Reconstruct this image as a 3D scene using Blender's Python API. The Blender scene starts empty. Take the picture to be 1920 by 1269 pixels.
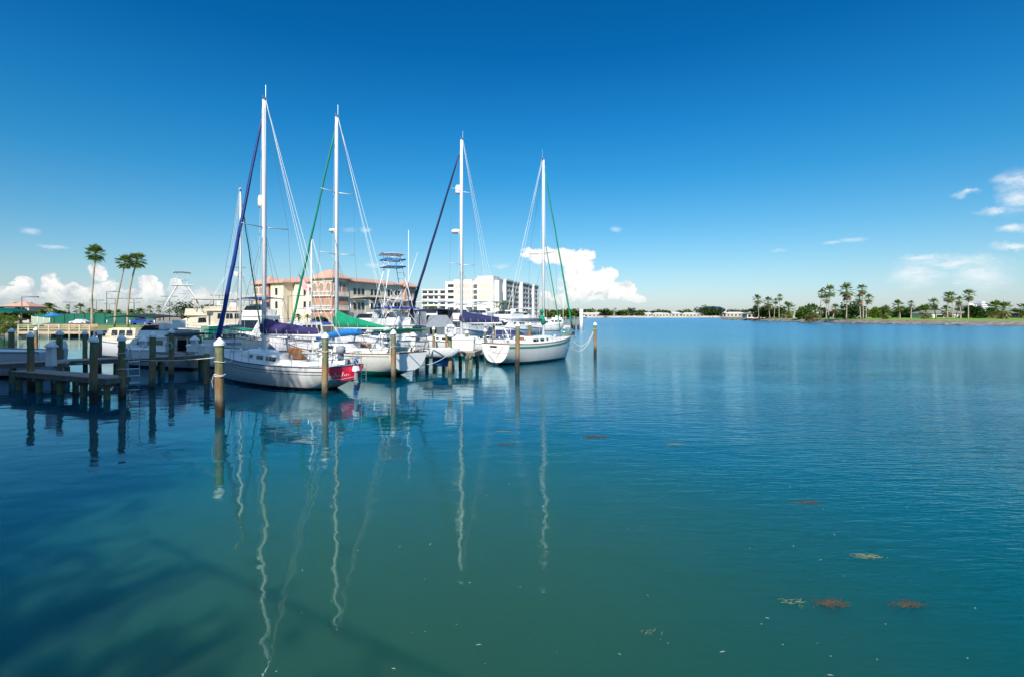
import bpy, bmesh, math, random
from mathutils import Vector, Matrix
C = bpy.context.scene.collection
R = math.radians
# ------------------------------------------------------------------ camera
CAMZ = 3.4
cd = bpy.data.cameras.new('camera'); cam = bpy.data.objects.new('camera', cd); C.objects.link(cam)
cam.location = (0, 0, CAMZ); cam.rotation_euler = (R(90), 0, 0)
cd.sensor_width = 36; cd.lens = 18; cd.shift_y = -0.0221; cd.clip_start = .1; cd.clip_end = 20000
bpy.context.scene.camera = cam
HZ = 592.0                                   # horizon row of the photograph
def gx(px, Y): return (px-960)/960*Y          # world x seen at column px at depth Y
def gz(py, Y): return CAMZ-(py-HZ)/960*Y      # world z seen at row py at depth Y
# ------------------------------------------------------------------ view, sun, sky
sc = bpy.context.scene
sc.view_settings.view_transform = 'Standard'; sc.view_settings.look = 'None'
sc.view_settings.gamma = 1; sc.view_settings.use_curve_mapping = False
sc.view_settings.exposure = 0.40
sc.cycles.max_bounces = 8; sc.cycles.diffuse_bounces = 3; sc.cycles.glossy_bounces = 4
sc.cycles.transparent_max_bounces = 8; sc.cycles.caustics_reflective = False; sc.cycles.caustics_refractive = False
sc.cycles.sample_clamp_indirect = 4
SUN_AZ, SUN_EL = R(-170), R(38)              # compass-like, clockwise from +Y
sv = Vector((math.sin(SUN_AZ)*math.cos(SUN_EL), math.cos(SUN_AZ)*math.cos(SUN_EL), math.sin(SUN_EL)))
sl = bpy.data.lights.new('sun', 'SUN'); sl.energy = 4.8; sl.angle = R(.55); sl.color = (1, .93, .82)
so = bpy.data.objects.new('sun', sl); C.objects.link(so)
so.rotation_euler = (-sv).to_track_quat('-Z', 'Y').to_euler(); so.location = sv*60
w = bpy.data.worlds.new('World'); sc.world = w; w.use_nodes = True
N = w.node_tree.nodes; L = w.node_tree.links; N.clear()
def wn(t, **k):
    n = N.new(t)
    for a, b in k.items(): setattr(n, a, b)
    return n
def plug(n, i, v):
    if hasattr(v, 'bl_idname') or hasattr(v, 'is_output'): n.id_data.links.new(v, n.inputs[i])
    else: n.inputs[i].default_value = v
def wm(op, a, b=None, c=None, clamp=False):
    n = wn('ShaderNodeMath', operation=op, use_clamp=clamp)
    for i, v in enumerate((a, b, c)):
        if v is not None: plug(n, i, v)
    return n.outputs[0]
def wv(op, a, b=None):
    n = wn('ShaderNodeVectorMath', operation=op)
    plug(n, 0, a)
    if b is not None: plug(n, 1, b)
    return n.outputs[1] if op in ('LENGTH', 'DOT_PRODUCT') else n.outputs[0]
def wmix(f, a, b):
    n = wn('ShaderNodeMix', data_type='RGBA'); plug(n, 0, f); plug(n, 6, a); plug(n, 7, b); return n.outputs[2]
def wnoise(v, s, d=4, r=.55, dist=0):
    n = wn('ShaderNodeTexNoise'); plug(n, 0, v); n.inputs['Scale'].default_value = s; n.inputs['Detail'].default_value = d
    n.inputs['Roughness'].default_value = r; n.inputs['Distortion'].default_value = dist; return n
def wstep(x, a, b, o0=0., o1=1.):
    n = wn('ShaderNodeMapRange', interpolation_type='SMOOTHSTEP'); plug(n, 0, x)
    for i, v in enumerate((a, b, o0, o1)): n.inputs[i+1].default_value = v
    return n.outputs[0]
tc = wn('ShaderNodeTexCoord'); sep = wn('ShaderNodeSeparateXYZ'); L.new(tc.outputs['Generated'], sep.inputs[0])
az = wm('ARCTAN2', sep.outputs[0], sep.outputs[1]); el = wm('ARCSINE', sep.outputs[2])
sky = wn('ShaderNodeTexSky', sky_type='NISHITA', sun_disc=False, sun_elevation=SUN_EL, sun_rotation=SUN_AZ)
sky.air_density = 1.0; sky.dust_density = .6; sky.ozone_density = 2.0
# a polarising filter's deepening with height; unseen zenith brightened as added fill
rmp = wn('ShaderNodeValToRGB'); L.new(wm('DIVIDE', el, R(90)), rmp.inputs[0])
E = rmp.color_ramp.elements
SKY_TINT = [(0.0, (.58, .66, .86)), (.02, (.54, .63, .78)), (.05, (.46, .63, .72)), (.10, (.27, .60, .73)), (.16, (.115, .56, .76)), (.22, (.05, .51, .79)),
            (.30, (.012, .41, .73)), (.42, (.008, .37, .66)), (.56, (1.3, 1.5, 1.6)), (1.0, (2.3, 2.4, 2.4))]
while len(E) < len(SKY_TINT): E.new(.5)
for e, (p, c) in zip(E, SKY_TINT): e.position = p; e.color = (*c, 1)
mul = wn('ShaderNodeMix', data_type='RGBA', blend_type='MULTIPLY'); mul.inputs[0].default_value = 1
L.new(sky.outputs[0], mul.inputs[6]); L.new(rmp.outputs[0], mul.inputs[7])
skyc = mul.outputs[2]
# clouds: billowed blobs placed by bearing and elevation
cmb = wn('ShaderNodeCombineXYZ'); plug(cmb, 0, az); plug(cmb, 1, el); P = cmb.outputs[0]
def warp(Pin, scale, amp, det):
    n = wnoise(Pin, scale, det, .6); v = wv('SUBTRACT', n.outputs['Color'], (.5, .5, .5)); v = wv('MULTIPLY', v, (amp, amp*.75, 0)); return wv('ADD', Pin, v)
PW = warp(P, 26, .050, 5)
def bear(px, py):
    a = math.atan2(px-960, 960); e = math.atan2(HZ-py, math.hypot(960, px-960)); return a, e
def blobs(Pw, lst):
    out = None
    for (px, py, rx, ry) in lst:
        a, e = bear(px, py); k = math.cos(a)
        ra = rx/960*k*k; re = ry/960*k
        d = wv('LENGTH', wv('MULTIPLY', wv('SUBTRACT', Pw, (a, e, 0)), (1/ra, 1/re, 0)))
        out = d if out is None else wm('SMOOTH_MIN', out, d, .25) if False else wm('MINIMUM', out, d)
    return out
cum = [(20, 552, 45, 18), (40, 532, 20, 18), (-20, 562, 60, 32), (75, 562, 40, 16), (100, 530, 26, 24), (112, 548, 34, 24), (148, 550, 24, 18),
       (140, 570, 70, 20), (185, 560, 40, 26), (196, 542, 26, 20), (182, 512, 20, 12), (240, 560, 34, 17), (275, 536, 24, 22), (288, 553, 26, 18),
       (230, 575, 90, 18), (345, 552, 28, 17), (330, 535, 18, 12), (380, 560, 40, 16), (425, 562, 40, 16), (460, 566, 30, 12), (60, 580, 90, 16),
       (1018, 478, 34, 14), (1050, 480, 40, 18), (1080, 500, 32, 26), (1095, 478, 22, 10), (1085, 530, 36, 28), (1125, 525, 34, 26), (1140, 512, 24, 12),
       (1110, 552, 56, 16), (1165, 545, 30, 18), (1178, 537, 14, 12), (1195, 558, 26, 10), (1060, 560, 36, 8), (995, 474, 20, 8),
       (1022, 553, 12, 8), (448, 516, 16, 6), (-150, 520, 120, 50), (2150, 470, 120, 70), (-420, 500, 160, 70)]
faint = [(58, 434, 18, 8), (685, 432, 12, 5), (655, 432, 12, 5), (700, 498, 16, 6), (940, 499, 16, 5), (1155, 430, 10, 6), (1460, 471, 18, 4), (1600, 450, 30, 5), (1560, 455, 20, 4), (100, 464, 30, 4), (1795, 532, 14, 3)]
wisp = [(1790, 492, 115, 20), (1835, 512, 75, 40), (1720, 520, 60, 26), (1740, 484, 60, 9), (1902, 372, 44, 36), (1930, 350, 60, 40), (1925, 336, 70, 14), (1860, 395, 40, 8), (1812, 366, 26, 7),
        (1975, 360, 70, 50), (1900, 460, 50, 7), (1900, 430, 40, 10)]
dC = blobs(PW, cum); PW2 = warp(P, 22, .045, 5); dW = blobs(PW2, wisp); dF = blobs(warp(P, 40, .015, 5), faint)
nz = wnoise(P, 70, 5, .6)
dC2 = wm('ADD', dC, wm('MULTIPLY', wm('SUBTRACT', nz.outputs[0], .5), .55))
aC = wstep(dC2, .76, 1.05, 1, 0)
# shade: the same field read a little towards the sun side / upward gives a lit rim and a greyer base
PS = wv('ADD', PW, (-.012, .016, 0))
nb = wnoise(PW, 42, 5, .62); nb2 = wnoise(PS, 42, 5, .62)
rel = wm('MULTIPLY', wm('SUBTRACT', nb.outputs[0], nb2.outputs[0]), 2.6)
lit = wm('ADD', wm('ADD', rel, wstep(el, R(.5), R(5.5), .30, .85)), wm('MULTIPLY', nb.outputs[0], .35), clamp=True)
# the far big cloud over the bay is in full sun
bright = wstep(az, R(-10), R(2), 0, .35)
lit = wm('ADD', lit, bright, clamp=True)
cc = wmix(lit, (3.3, 3.7, 4.2, 1), (6.4, 6.3, 6.1, 1))
hz = wstep(el, R(.2), R(3.2), 0, 1)
ccol = wmix(wm('MULTIPLY', wstep(el, R(0), R(3.0), .15, 1), 1), skyc, cc)
nW = wnoise(wv('MULTIPLY', P, (.45, 1.3, 1)), 60, 6, .65); aW = wm('MULTIPLY', wstep(dW, .0, 1.15, .85, 0), wstep(nW.outputs[0], .32, .62, .25, 1))
aF = wm('MULTIPLY', wstep(dF, .2, 1.3, .42, 0), wstep(nW.outputs[0], .3, .6, .3, 1))
aW = wm('MAXIMUM', aW, aF)
col = wmix(aW, skyc, (5.6, 5.9, 6.1, 1))
col = wmix(wm('MULTIPLY', aC, .97), col, ccol)
bg = wn('ShaderNodeBackground'); bg.inputs[1].default_value = .125; L.new(col, bg.inputs[0])
wo = wn('ShaderNodeOutputWorld'); L.new(bg.outputs[0], wo.inputs[0])
w.cycles.sampling_method = 'MANUAL'; w.cycles.sample_map_resolution = 512
# ------------------------------------------------------------------ materials
MATS = {}
def mat(name, col, rough=.6, var=.0, scale=4., metal=0., spec=.5, bump=0., bscale=20., col2=None, wvec=None):
    if name in MATS: return MATS[name]
    m = bpy.data.materials.new(name); m.use_nodes = True; nt = m.node_tree; b = nt.nodes['Principled BSDF']
    b.inputs['Base Color'].default_value = (*col, 1); b.inputs['Roughness'].default_value = rough
    b.inputs['Metallic'].default_value = metal; b.inputs['Specular IOR Level'].default_value = spec
    t = nt.nodes.new('ShaderNodeTexCoord'); src = t.outputs['Object']
    if wvec:
        mp = nt.nodes.new('ShaderNodeMapping'); nt.links.new(src, mp.inputs[0]); mp.inputs['Scale'].default_value = wvec; src = mp.outputs[0]
    if var or col2:
        n = nt.nodes.new('ShaderNodeTexNoise'); n.inputs['Scale'].default_value = scale; n.inputs['Detail'].default_value = 5; nt.links.new(src, n.inputs[0])
        n.inputs['Roughness'].default_value = .6
        r = nt.nodes.new('ShaderNodeMapRange'); r.inputs[1].default_value = .3; r.inputs[2].default_value = .7; nt.links.new(n.outputs[0], r.inputs[0])
        x = nt.nodes.new('ShaderNodeMix'); x.data_type = 'RGBA'; nt.links.new(r.outputs[0], x.inputs[0])
        c2 = col2 or tuple(c*(1-var) for c in col); c1 = col if col2 else tuple(min(1, c*(1+var*.5)) for c in col)
        x.inputs[6].default_value = (*c1, 1); x.inputs[7].default_value = (*c2, 1); nt.links.new(x.outputs[2], b.inputs['Base Color'])
    if bump:
        n = nt.nodes.new('ShaderNodeTexNoise'); n.inputs['Scale'].default_value = bscale; n.inputs['Detail'].default_value = 4; nt.links.new(src, n.inputs[0])
        bp = nt.nodes.new('ShaderNodeBump'); bp.inputs['Strength'].default_value = bump; bp.inputs['Distance'].default_value = .02
        nt.links.new(n.outputs[0], bp.inputs['Height']); nt.links.new(bp.outputs[0], b.inputs['Normal'])
    MATS[name] = m; return m
def leafmat(name, c1, c2, scale=.9):
    if name in MATS: return MATS[name]
    m = mat(name, c1, .55, col2=c2, scale=scale, spec=.3)
    nt = m.node_tree; b = nt.nodes['Principled BSDF']; o = [n for n in nt.nodes if n.type == 'OUTPUT_MATERIAL'][0]
    tr = nt.nodes.new('ShaderNodeBsdfTranslucent'); tr.inputs[0].default_value = (c1[0]*1.3, c1[1]*1.4, c1[2]*.8, 1)
    ad = nt.nodes.new('ShaderNodeMixShader'); ad.inputs[0].default_value = .25
    nt.links.new(b.outputs[0], ad.inputs[1]); nt.links.new(tr.outputs[0], ad.inputs[2]); nt.links.new(ad.outputs[0], o.inputs[0]); return m
# ------------------------------------------------------------------ mesh builder
class MB:
    def __init__(s): s.v = []; s.f = []; s.sm = []; s.mi = []; s.cur = 0
    def add(s, vs, fs, smooth=False):
        k = len(s.v); s.v += [tuple(v) for v in vs]; s.f += [tuple(i+k for i in f) for f in fs]
        s.sm += [smooth]*len(fs); s.mi += [s.cur]*len(fs); return s
    def box(s, c, d, rz=0, tx=0, ty=0, skew=0):
        """box centred at c with size d; tx, ty shrink the top"""
        x, y, z = [a/2 for a in d]; cr, sr = math.cos(rz), math.sin(rz); vs = []
        for k, (px, py, pz) in enumerate([(-x,-y,-z),(x,-y,-z),(x,y,-z),(-x,y,-z),(-x,-y,z),(x,-y,z),(x,y,z),(-x,y,z)]):
            if pz > 0: px *= 1-tx; py *= 1-ty; px += skew
            vs.append((c[0]+px*cr-py*sr, c[1]+px*sr+py*cr, c[2]+pz))
        return s.add(vs, [(0,3,2,1),(4,5,6,7),(0,1,5,4),(1,2,6,5),(2,3,7,6),(3,0,4,7)])
    def b2(s, x0, x1, y0, y1, z0, z1, **k): return s.box(((x0+x1)/2, (y0+y1)/2, (z0+z1)/2), (x1-x0, y1-y0, z1-z0), **k)
    def tube(s, pts, r, n=6, caps=True):
        pts = [Vector(p) for p in pts]; rs = r if isinstance(r, (list, tuple)) else [r]*len(pts); vs = []
        up = Vector((0, 0, 1))
        for i, p in enumerate(pts):
            t = (pts[min(i+1, len(pts)-1)]-pts[max(i-1, 0)]).normalized()
            a = t.cross(up)
            if a.length < .05: a = t.cross(Vector((0, 1, 0)))
            a.normalize(); b = a.cross(t)
            for k in range(n):
                th = 2*math.pi*k/n; vs.append(p+(a*math.cos(th)+b*math.sin(th))*rs[i])
        fs = [(i*n+k, i*n+(k+1) % n, (i+1)*n+(k+1) % n, (i+1)*n+k) for i in range(len(pts)-1) for k in range(n)]
        s.add(vs, fs, n > 4)
        if caps:
            k0 = len(s.v)-len(vs); m = (len(pts)-1)*n
            s.f += [tuple(k0+k for k in range(n)), tuple(k0+m+n-1-k for k in range(n))]; s.sm += [False]*2; s.mi += [s.cur]*2
        return s
    def lathe(s, prof, c=(0, 0, 0), n=12, smooth=True):
        vs = [(c[0]+r*math.cos(2*math.pi*k/n), c[1]+r*math.sin(2*math.pi*k/n), c[2]+z) for r, z in prof for k in range(n)]
        fs = [(i*n+k, i*n+(k+1) % n, (i+1)*n+(k+1) % n, (i+1)*n+k) for i in range(len(prof)-1) for k in range(n)]
        return s.add(vs, fs, smooth)
    def loft(s, rings, closed=False, smooth=True, cap=False):
        n = len(rings[0]); vs = [p for r in rings for p in r]; m = n if closed else n-1
        fs = [(i*n+k, i*n+(k+1) % n, (i+1)*n+(k+1) % n, (i+1)*n+k) for i in range(len(rings)-1) for k in range(m)]
        if cap: fs += [tuple(range(n)), tuple((len(rings)-1)*n+k for k in reversed(range(n)))]
        return s.add(vs, fs, smooth)
    def poly(s, pts): return s.add(pts, [tuple(range(len(pts)))])
    def prism(s, pts, z0, z1):
        n = len(pts); vs = [(p[0], p[1], z0) for p in pts]+[(p[0], p[1], z1) for p in pts]
        return s.add(vs, [tuple(range(n-1, -1, -1)), tuple(range(n, 2*n))]+[(k, (k+1) % n, n+(k+1) % n, n+k) for k in range(n)])
    def build(s, name, m, parent=None, loc=None, rz=0):
        me = bpy.data.meshes.new(name); me.from_pydata(s.v, [], s.f)
        for k in (m if isinstance(m, (list, tuple)) else [m]): me.materials.append(k)
        me.polygons.foreach_set('use_smooth', s.sm); me.polygons.foreach_set('material_index', s.mi); me.update()
        bm = bmesh.new(); bm.from_mesh(me); bmesh.ops.recalc_face_normals(bm, faces=bm.faces); bm.to_mesh(me); bm.free()
        o = bpy.data.objects.new(name, me); C.objects.link(o)
        if parent: o.parent = parent
        if loc is not None: o.location = loc
        o.rotation_euler.z = rz; return o
def tag(o, label=None, cat=None, group=None, kind=None):
    for k, v in (('label', label), ('category', cat), ('group', group), ('kind', kind)):
        if v: o[k] = v
    return o
def empty(name, loc, rz, label, cat, group=None):
    o = bpy.data.objects.new(name, None); o.empty_display_size = .2; C.objects.link(o); o.location = loc; o.rotation_euler.z = rz
    return tag(o, label, cat, group)
def kids(o): return list(o.children)
def copy_tree(o, parent=None):
    c = o.copy(); C.objects.link(c)
    if parent: c.parent = parent
    for ch in kids(o): copy_tree(ch, c)
    return c
rnd = random.Random(7)
M = dict(
    gel=mat('white_gelcoat', (.80, .80, .78), .25, var=.06, scale=1.5), deck=mat('cream_deck', (.72, .71, .66), .5, var=.08, scale=3),
    glass=mat('dark_glass', (.015, .02, .025), .08), alu=mat('painted_mast', (.78, .79, .80), .35, var=.06, scale=1), steel=mat('stainless', (.62, .64, .66), .28, metal=.9),
    wire=mat('rigging_wire', (.45, .47, .5), .4, metal=.5), greywire=mat('dark_line', (.08, .10, .14), .6), rope=mat('white_rope', (.66, .63, .55), .8, var=.2, scale=20),
    purple=mat('purple_canvas', (.035, .026, .13), .8, var=.25, scale=2, bump=.5, bscale=6), green=mat('green_canvas', (.0, .27, .14), .8, var=.2, scale=2, bump=.5, bscale=6),
    blue=mat('blue_canvas', (.012, .06, .30), .8, var=.25, scale=2, bump=.5, bscale=6), sky_blue=mat('bright_blue_canvas', (.01, .19, .55), .8, var=.2, scale=3),
    navy=mat('navy_canvas', (.02, .025, .10), .8, var=.25, scale=2, bump=.4, bscale=5), black=mat('black_canvas', (.015, .018, .02), .8, var=.3), grey=mat('grey_canvas', (.26, .29, .33), .8, var=.15),
    teak=mat('teak', (.30, .13, .05), .6, var=.3, scale=6), red=mat('red_paint', (.80, .012, .06), .3, var=.1, scale=2), wood=mat('weathered_plank', (.42, .32, .26), .85, var=.35, scale=7, bump=.5, wvec=(1, 6, 1)),
    fascia=mat('dock_fascia', (.17, .17, .145), .85, var=.4, scale=5, bump=.5), cap=mat('white_cap', (.82, .82, .80), .4, var=.08, scale=8), rubber=mat('black_rubber', (.02, .02, .02), .6),
    cream=mat('cream_gelcoat', (.74, .64, .48), .35, var=.08, scale=1), ghull=mat('green_hull', (.0, .20, .12), .3, var=.15, scale=2), dgreen=mat('dark_green_paint', (.0, .09, .06), .35, var=.2))
def pilingmat():
    m = bpy.data.materials.new('piling_wood'); m.use_nodes = True; nt = m.node_tree; b = nt.nodes['Principled BSDF']; n = nt.nodes; l = nt.links
    t = n.new('ShaderNodeTexCoord'); mp = n.new('ShaderNodeMapping'); mp.inputs['Scale'].default_value = (9, 9, 1.1); l.new(t.outputs['Object'], mp.inputs[0])
    nz = n.new('ShaderNodeTexNoise'); nz.inputs['Scale'].default_value = 1.6; nz.inputs['Detail'].default_value = 6; nz.inputs['Roughness'].default_value = .65; l.new(mp.outputs[0], nz.inputs[0])
    s = n.new('ShaderNodeSeparateXYZ'); l.new(t.outputs['Object'], s.inputs[0])
    n2 = n.new('ShaderNodeTexNoise'); n2.inputs['Scale'].default_value = 3; n2.inputs['Detail'].default_value = 4; l.new(t.outputs['Object'], n2.inputs[0])
    a = n.new('ShaderNodeMath'); a.operation = 'MULTIPLY_ADD'; l.new(n2.outputs[0], a.inputs[0]); a.inputs[1].default_value = .5; l.new(s.outputs[2], a.inputs[2])
    oi = n.new('ShaderNodeObjectInfo'); a2 = n.new('ShaderNodeMath'); a2.operation = 'MULTIPLY_ADD'; l.new(oi.outputs['Random'], a2.inputs[0]); a2.inputs[1].default_value = .5; l.new(a.outputs[0], a2.inputs[2])
    mr = n.new('ShaderNodeMapRange'); mr.inputs[1].default_value = .2; mr.inputs[2].default_value = 3.4; l.new(a2.outputs[0], mr.inputs[0])
    r = n.new('ShaderNodeValToRGB'); l.new(mr.outputs[0], r.inputs[0]); e = r.color_ramp.elements
    pts = [(0, (.02, .018, .012)), (.33, (.03, .026, .018)), (.40, (.14, .11, .07)), (.48, (.27, .22, .14)), (.56, (.32, .19, .09)), (.68, (.30, .18, .085)), (.78, (.19, .195, .10)), (1, (.16, .19, .10))]
    while len(e) < len(pts): e.new(.5)
    for q, (p, c) in zip(e, pts): q.position = p; q.color = (*c, 1)
    r2 = n.new('ShaderNodeMapRange'); r2.inputs[1].default_value = .3; r2.inputs[2].default_value = .7; r2.inputs[3].default_value = .55; r2.inputs[4].default_value = 1.25; l.new(nz.outputs[0], r2.inputs[0])
    x = n.new('ShaderNodeMix'); x.data_type = 'RGBA'; x.blend_type = 'MULTIPLY'; x.inputs[0].default_value = 1; l.new(r.outputs[0], x.inputs[6]); l.new(r2.outputs[0], x.inputs[7])
    l.new(x.outputs[2], b.inputs['Base Color']); b.inputs['Roughness'].default_value = .85
    bp = n.new('ShaderNodeBump'); bp.inputs['Strength'].default_value = .6; bp.inputs['Distance'].default_value = .02; l.new(nz.outputs[0], bp.inputs['Height']); l.new(bp.outputs[0], b.inputs['Normal'])
    MATS['piling_wood'] = m; return m
M['pile'] = pilingmat()
# ------------------------------------------------------------------ water
def watermat():
    m = bpy.data.materials.new('bay_water'); m.use_nodes = True; nt = m.node_tree; n = nt.nodes; l = nt.links; b = n['Principled BSDF']
    b.inputs['IOR'].default_value = 1.5
    t = n.new('ShaderNodeTexCoord'); P = t.outputs['Object']
    def noise(scale, det, sx=1, sy=1, rough=.55, rot=0, dist=0):
        mp = n.new('ShaderNodeMapping'); mp.inputs['Scale'].default_value = (sx, sy, 1); mp.inputs['Rotation'].default_value = (0, 0, rot); l.new(P, mp.inputs[0])
        q = n.new('ShaderNodeTexNoise'); q.inputs['Scale'].default_value = scale; q.inputs['Detail'].default_value = det; q.inputs['Roughness'].default_value = rough
        q.inputs['Distortion'].default_value = dist; l.new(mp.outputs[0], q.inputs[0]); return q.outputs[0]
    def mt(op, a, c, d=None, cl=False):
        q = n.new('ShaderNodeMath'); q.operation = op; q.use_clamp = cl
        for i, v in enumerate((a, c, d)):
            if v is not None: plug(q, i, v)
        return q.outputs[0]
    def mr(x, a, c, o0, o1):
        q = n.new('ShaderNodeMapRange'); q.interpolation_type = 'SMOOTHSTEP'; l.new(x, q.inputs[0])
        for i, v in enumerate((a, c, o0, o1)): q.inputs[i+1].default_value = v
        return q.outputs[0]
    s = n.new('ShaderNodeSeparateXYZ'); l.new(P, s.inputs[0])
    # murk: greener near the sea wall, bluer outside, plus a painted sunlit glow
    big = noise(.16, 3)
    sh = mt('ADD', mr(s.outputs[1], 6, 20, 1, 0), mt('MULTIPLY', mt('SUBTRACT', big, .5), .7), cl=True)
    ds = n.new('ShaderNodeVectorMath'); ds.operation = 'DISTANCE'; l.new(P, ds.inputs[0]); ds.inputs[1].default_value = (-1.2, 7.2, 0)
    sun_glow = mr(mt('ADD', ds.outputs['Value'], mt('MULTIPLY', mt('SUBTRACT', big, .5), 4)), 1.0, 8.5, 1, 0)  # pool of sunlight painted into the murk colour around one near point
    cx = n.new('ShaderNodeMix'); cx.data_type = 'RGBA'; l.new(sh, cx.inputs[0]); cx.inputs[6].default_value = (*WFAR, 1); cx.inputs[7].default_value = (*WNEAR, 1)
    c2 = n.new('ShaderNodeMix'); c2.data_type = 'RGBA'; l.new(sun_glow, c2.inputs[0]); l.new(cx.outputs[2], c2.inputs[6]); c2.inputs[7].default_value = (.017, .070, .038, 1); l.new(c2.outputs[2], b.inputs['Base Color'])
    b.subsurface_method = 'RANDOM_WALK'
    b.inputs['Subsurface Weight'].default_value = WSSS; b.inputs['Subsurface Radius'].default_value = (1.4, 3.6, 3.2); b.inputs['Subsurface Scale'].default_value = 1.0
    # wind: calm in the lee of the docks on the left, ruffled on the open right
    patch = noise(.035, 3, 1, 2.2)
    wx = mt('ADD', s.outputs[0], mt('MULTIPLY', s.outputs[1], .10))
    wind = mt('MULTIPLY', mr(wx, -3, 18, .05, 1.15), mr(patch, .3, .62, .35, 1))
    far = mr(s.outputs[1], 30, 70, 0, 1)
    wind = mt('ADD', wind, mt('MULTIPLY', mt('MULTIPLY', far, mr(wx, -2, 14, 0, 1)), .9), cl=True)
    l.new(mt('ADD', mt('ADD', mt('MULTIPLY', mt('MULTIPLY', wind, mr(s.outputs[1], 8, 90, 0, 1)), .20), mt('MULTIPLY', mr(s.outputs[1], 70, 220, 0, 1), .06)), .015), b.inputs['Roughness'])
    swell = noise(.55, 2, .8, 1.2, .5, .3)
    mid = noise(1.6, 1, .7, 1.3, .5, -.25, .4)
    rip = noise(6.0, 3, .45, 1.5, .6, .12, .5)
    rip2 = noise(2.4, 3, .35, 1.4, .55, -.1, .3)
    h = mt('MULTIPLY', swell, .020)
    h = mt('ADD', h, mt('MULTIPLY', mid, .006))
    h = mt('ADD', h, mt('MULTIPLY', mt('MULTIPLY', rip, wind), .020))
    h = mt('ADD', h, mt('MULTIPLY', mt('MULTIPLY', rip2, wind), .034))
    bp = n.new('ShaderNodeBump'); bp.inputs['Strength'].default_value = 1; bp.inputs['Distance'].default_value = WBUMP; l.new(h, bp.inputs['Height']); l.new(bp.outputs[0], b.inputs['Normal'])
    b.inputs['Specular IOR Level'].default_value = 0
    gl = n.new('ShaderNodeBsdfGlossy'); gl.inputs['Color'].default_value = (.66, .93, 1, 1); l.new(bp.outputs[0], gl.inputs['Normal']); l.new(b.inputs['Roughness'].links[0].from_socket, gl.inputs['Roughness'])
    fr = n.new('ShaderNodeFresnel'); fr.inputs[0].default_value = 1.52; l.new(bp.outputs[0], fr.inputs['Normal'])
    mx = n.new('ShaderNodeMixShader'); l.new(fr.outputs[0], mx.inputs[0]); l.new(b.outputs[0], mx.inputs[1]); l.new(gl.outputs[0], mx.inputs[2]); l.new(mx.outputs[0], n['Material Output'].inputs[0])
    return m
WFAR = (.000, .042, .070); WNEAR = (.001, .056, .052); WSSS = 1.0; WBUMP = 1.0
mb = MB(); mb.add([(-3500, -60, 0), (3500, -60, 0), (3500, 5000, 0), (-3500, 5000, 0), (-3500, -60, -7), (3500, -60, -7), (3500, 5000, -7), (-3500, 5000, -7)],
       [(0,1,2,3),(7,6,5,4),(0,4,5,1),(1,5,6,2),(2,6,7,3),(3,7,4,0)])
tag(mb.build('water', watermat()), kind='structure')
# the waterfront building whose balcony the photograph is taken from: only its shade falls in the picture
wall_m = mat('condo_stucco', (.80, .78, .72), .8, var=.1)
bl = empty('waterfront_condo', (-28, -9, 0), 0, 'pale waterfront condo outside the frame casting its shade over the docks', 'building')
def off(p, h):
    k = h/math.tan(SUN_EL); return (p[0]+math.sin(SUN_AZ)*k, p[1]+math.cos(SUN_AZ)*k)
def wing(pts, h, nm='wall'):
    q = [off(p, h) for p in pts]; mb = MB(); mb.prism([(x+28, y+9) for x, y in q], -.5, h); return mb.build(nm, wall_m, bl)
wing([(-7.6, 7.2), (-8.4, 11.5), (-11.2, 16.5), (-11.2, 24.5), (-12.6, 32.5), (-19, 38.5), (-46, 38.5), (-42, -5), (-22, 6)], 19)
wing([(-7.2, 6.2), (-4.0, 3.6), (1.0, .1), (0, -9), (-18, -4)], 9)
mb = MB(); a, b_ = off((-5.6, 7.9), 7.5), off((.6, 4.1), 7.5)
mb.tube([(a[0]+28, a[1]+9, 7.5), (b_[0]+28, b_[1]+9, 7.5)], .024, 6); mb.build('awning_beam', wall_m, bl)

# unseen leaf scatter on a stem, added to soften the edge of the shade
st_ = empty('shade_softener', (-15, -17, 0), 0, 'unseen leaf scatter added to soften the edge of the waterfront condo shade', 'tree')
q = MB(); q.tube([(0, 0, -1), (.4, .6, 8), (1.5, 4, 14)], [.7, .5, .3], 9); q.build('trunk', mat('bark', (.14, .11, .08), .9, var=.3), st_)  # stem carrying the added leaf scatter
q = MB(); rk = random.Random(17)
edge = [((-7.6, 7.0), (-8.4, 11.5)), ((-8.4, 11.5), (-11.2, 16.5)), ((-11.2, 16.5), (-11.2, 24.5)), ((-11.2, 24.5), (-12.6, 32)), ((-7.6, 7.0), (-4.0, 4.3)), ((-4, 4.3), (-2.5, 3.0))]
cl = []
for (a0, a1) in edge:
    L_ = math.hypot(a1[0]-a0[0], a1[1]-a0[1])
    for k in range(int(L_*2.2)):
        t = rk.random(); nx, ny = (a1[1]-a0[1])/L_, -(a1[0]-a0[0])/L_
        if nx < 0: nx, ny = -nx, -ny
        cl.append((a0[0]+(a1[0]-a0[0])*t, a0[1]+(a1[1]-a0[1])*t, nx, ny))
for k in range(7000):
    x, y, nx, ny = cl[rk.randrange(len(cl))]; d_ = abs(rk.gauss(0, 1.0))-.5
    h_ = rk.uniform(15, 19) if y > 8 else rk.uniform(12, 15); gx_, gy_ = off((x+nx*d_+rk.uniform(-.5, .5), y+ny*d_+rk.uniform(-.5, .5)), h_)
    if gy_ > 0 and abs(gx_) < gy_+1: continue
    p = Vector((gx_+15, gy_+17, h_)); s_ = rk.uniform(.06, .15); u = Vector((rk.uniform(-1, 1), rk.uniform(-1, 1), rk.uniform(-.4, .4))).normalized()*s_; w_ = u.cross(Vector((0, 0, 1))).normalized()*s_*.6
    q.add([p-u, p-w_, p+u, p+w_], [(0, 1, 2, 3)])
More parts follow.
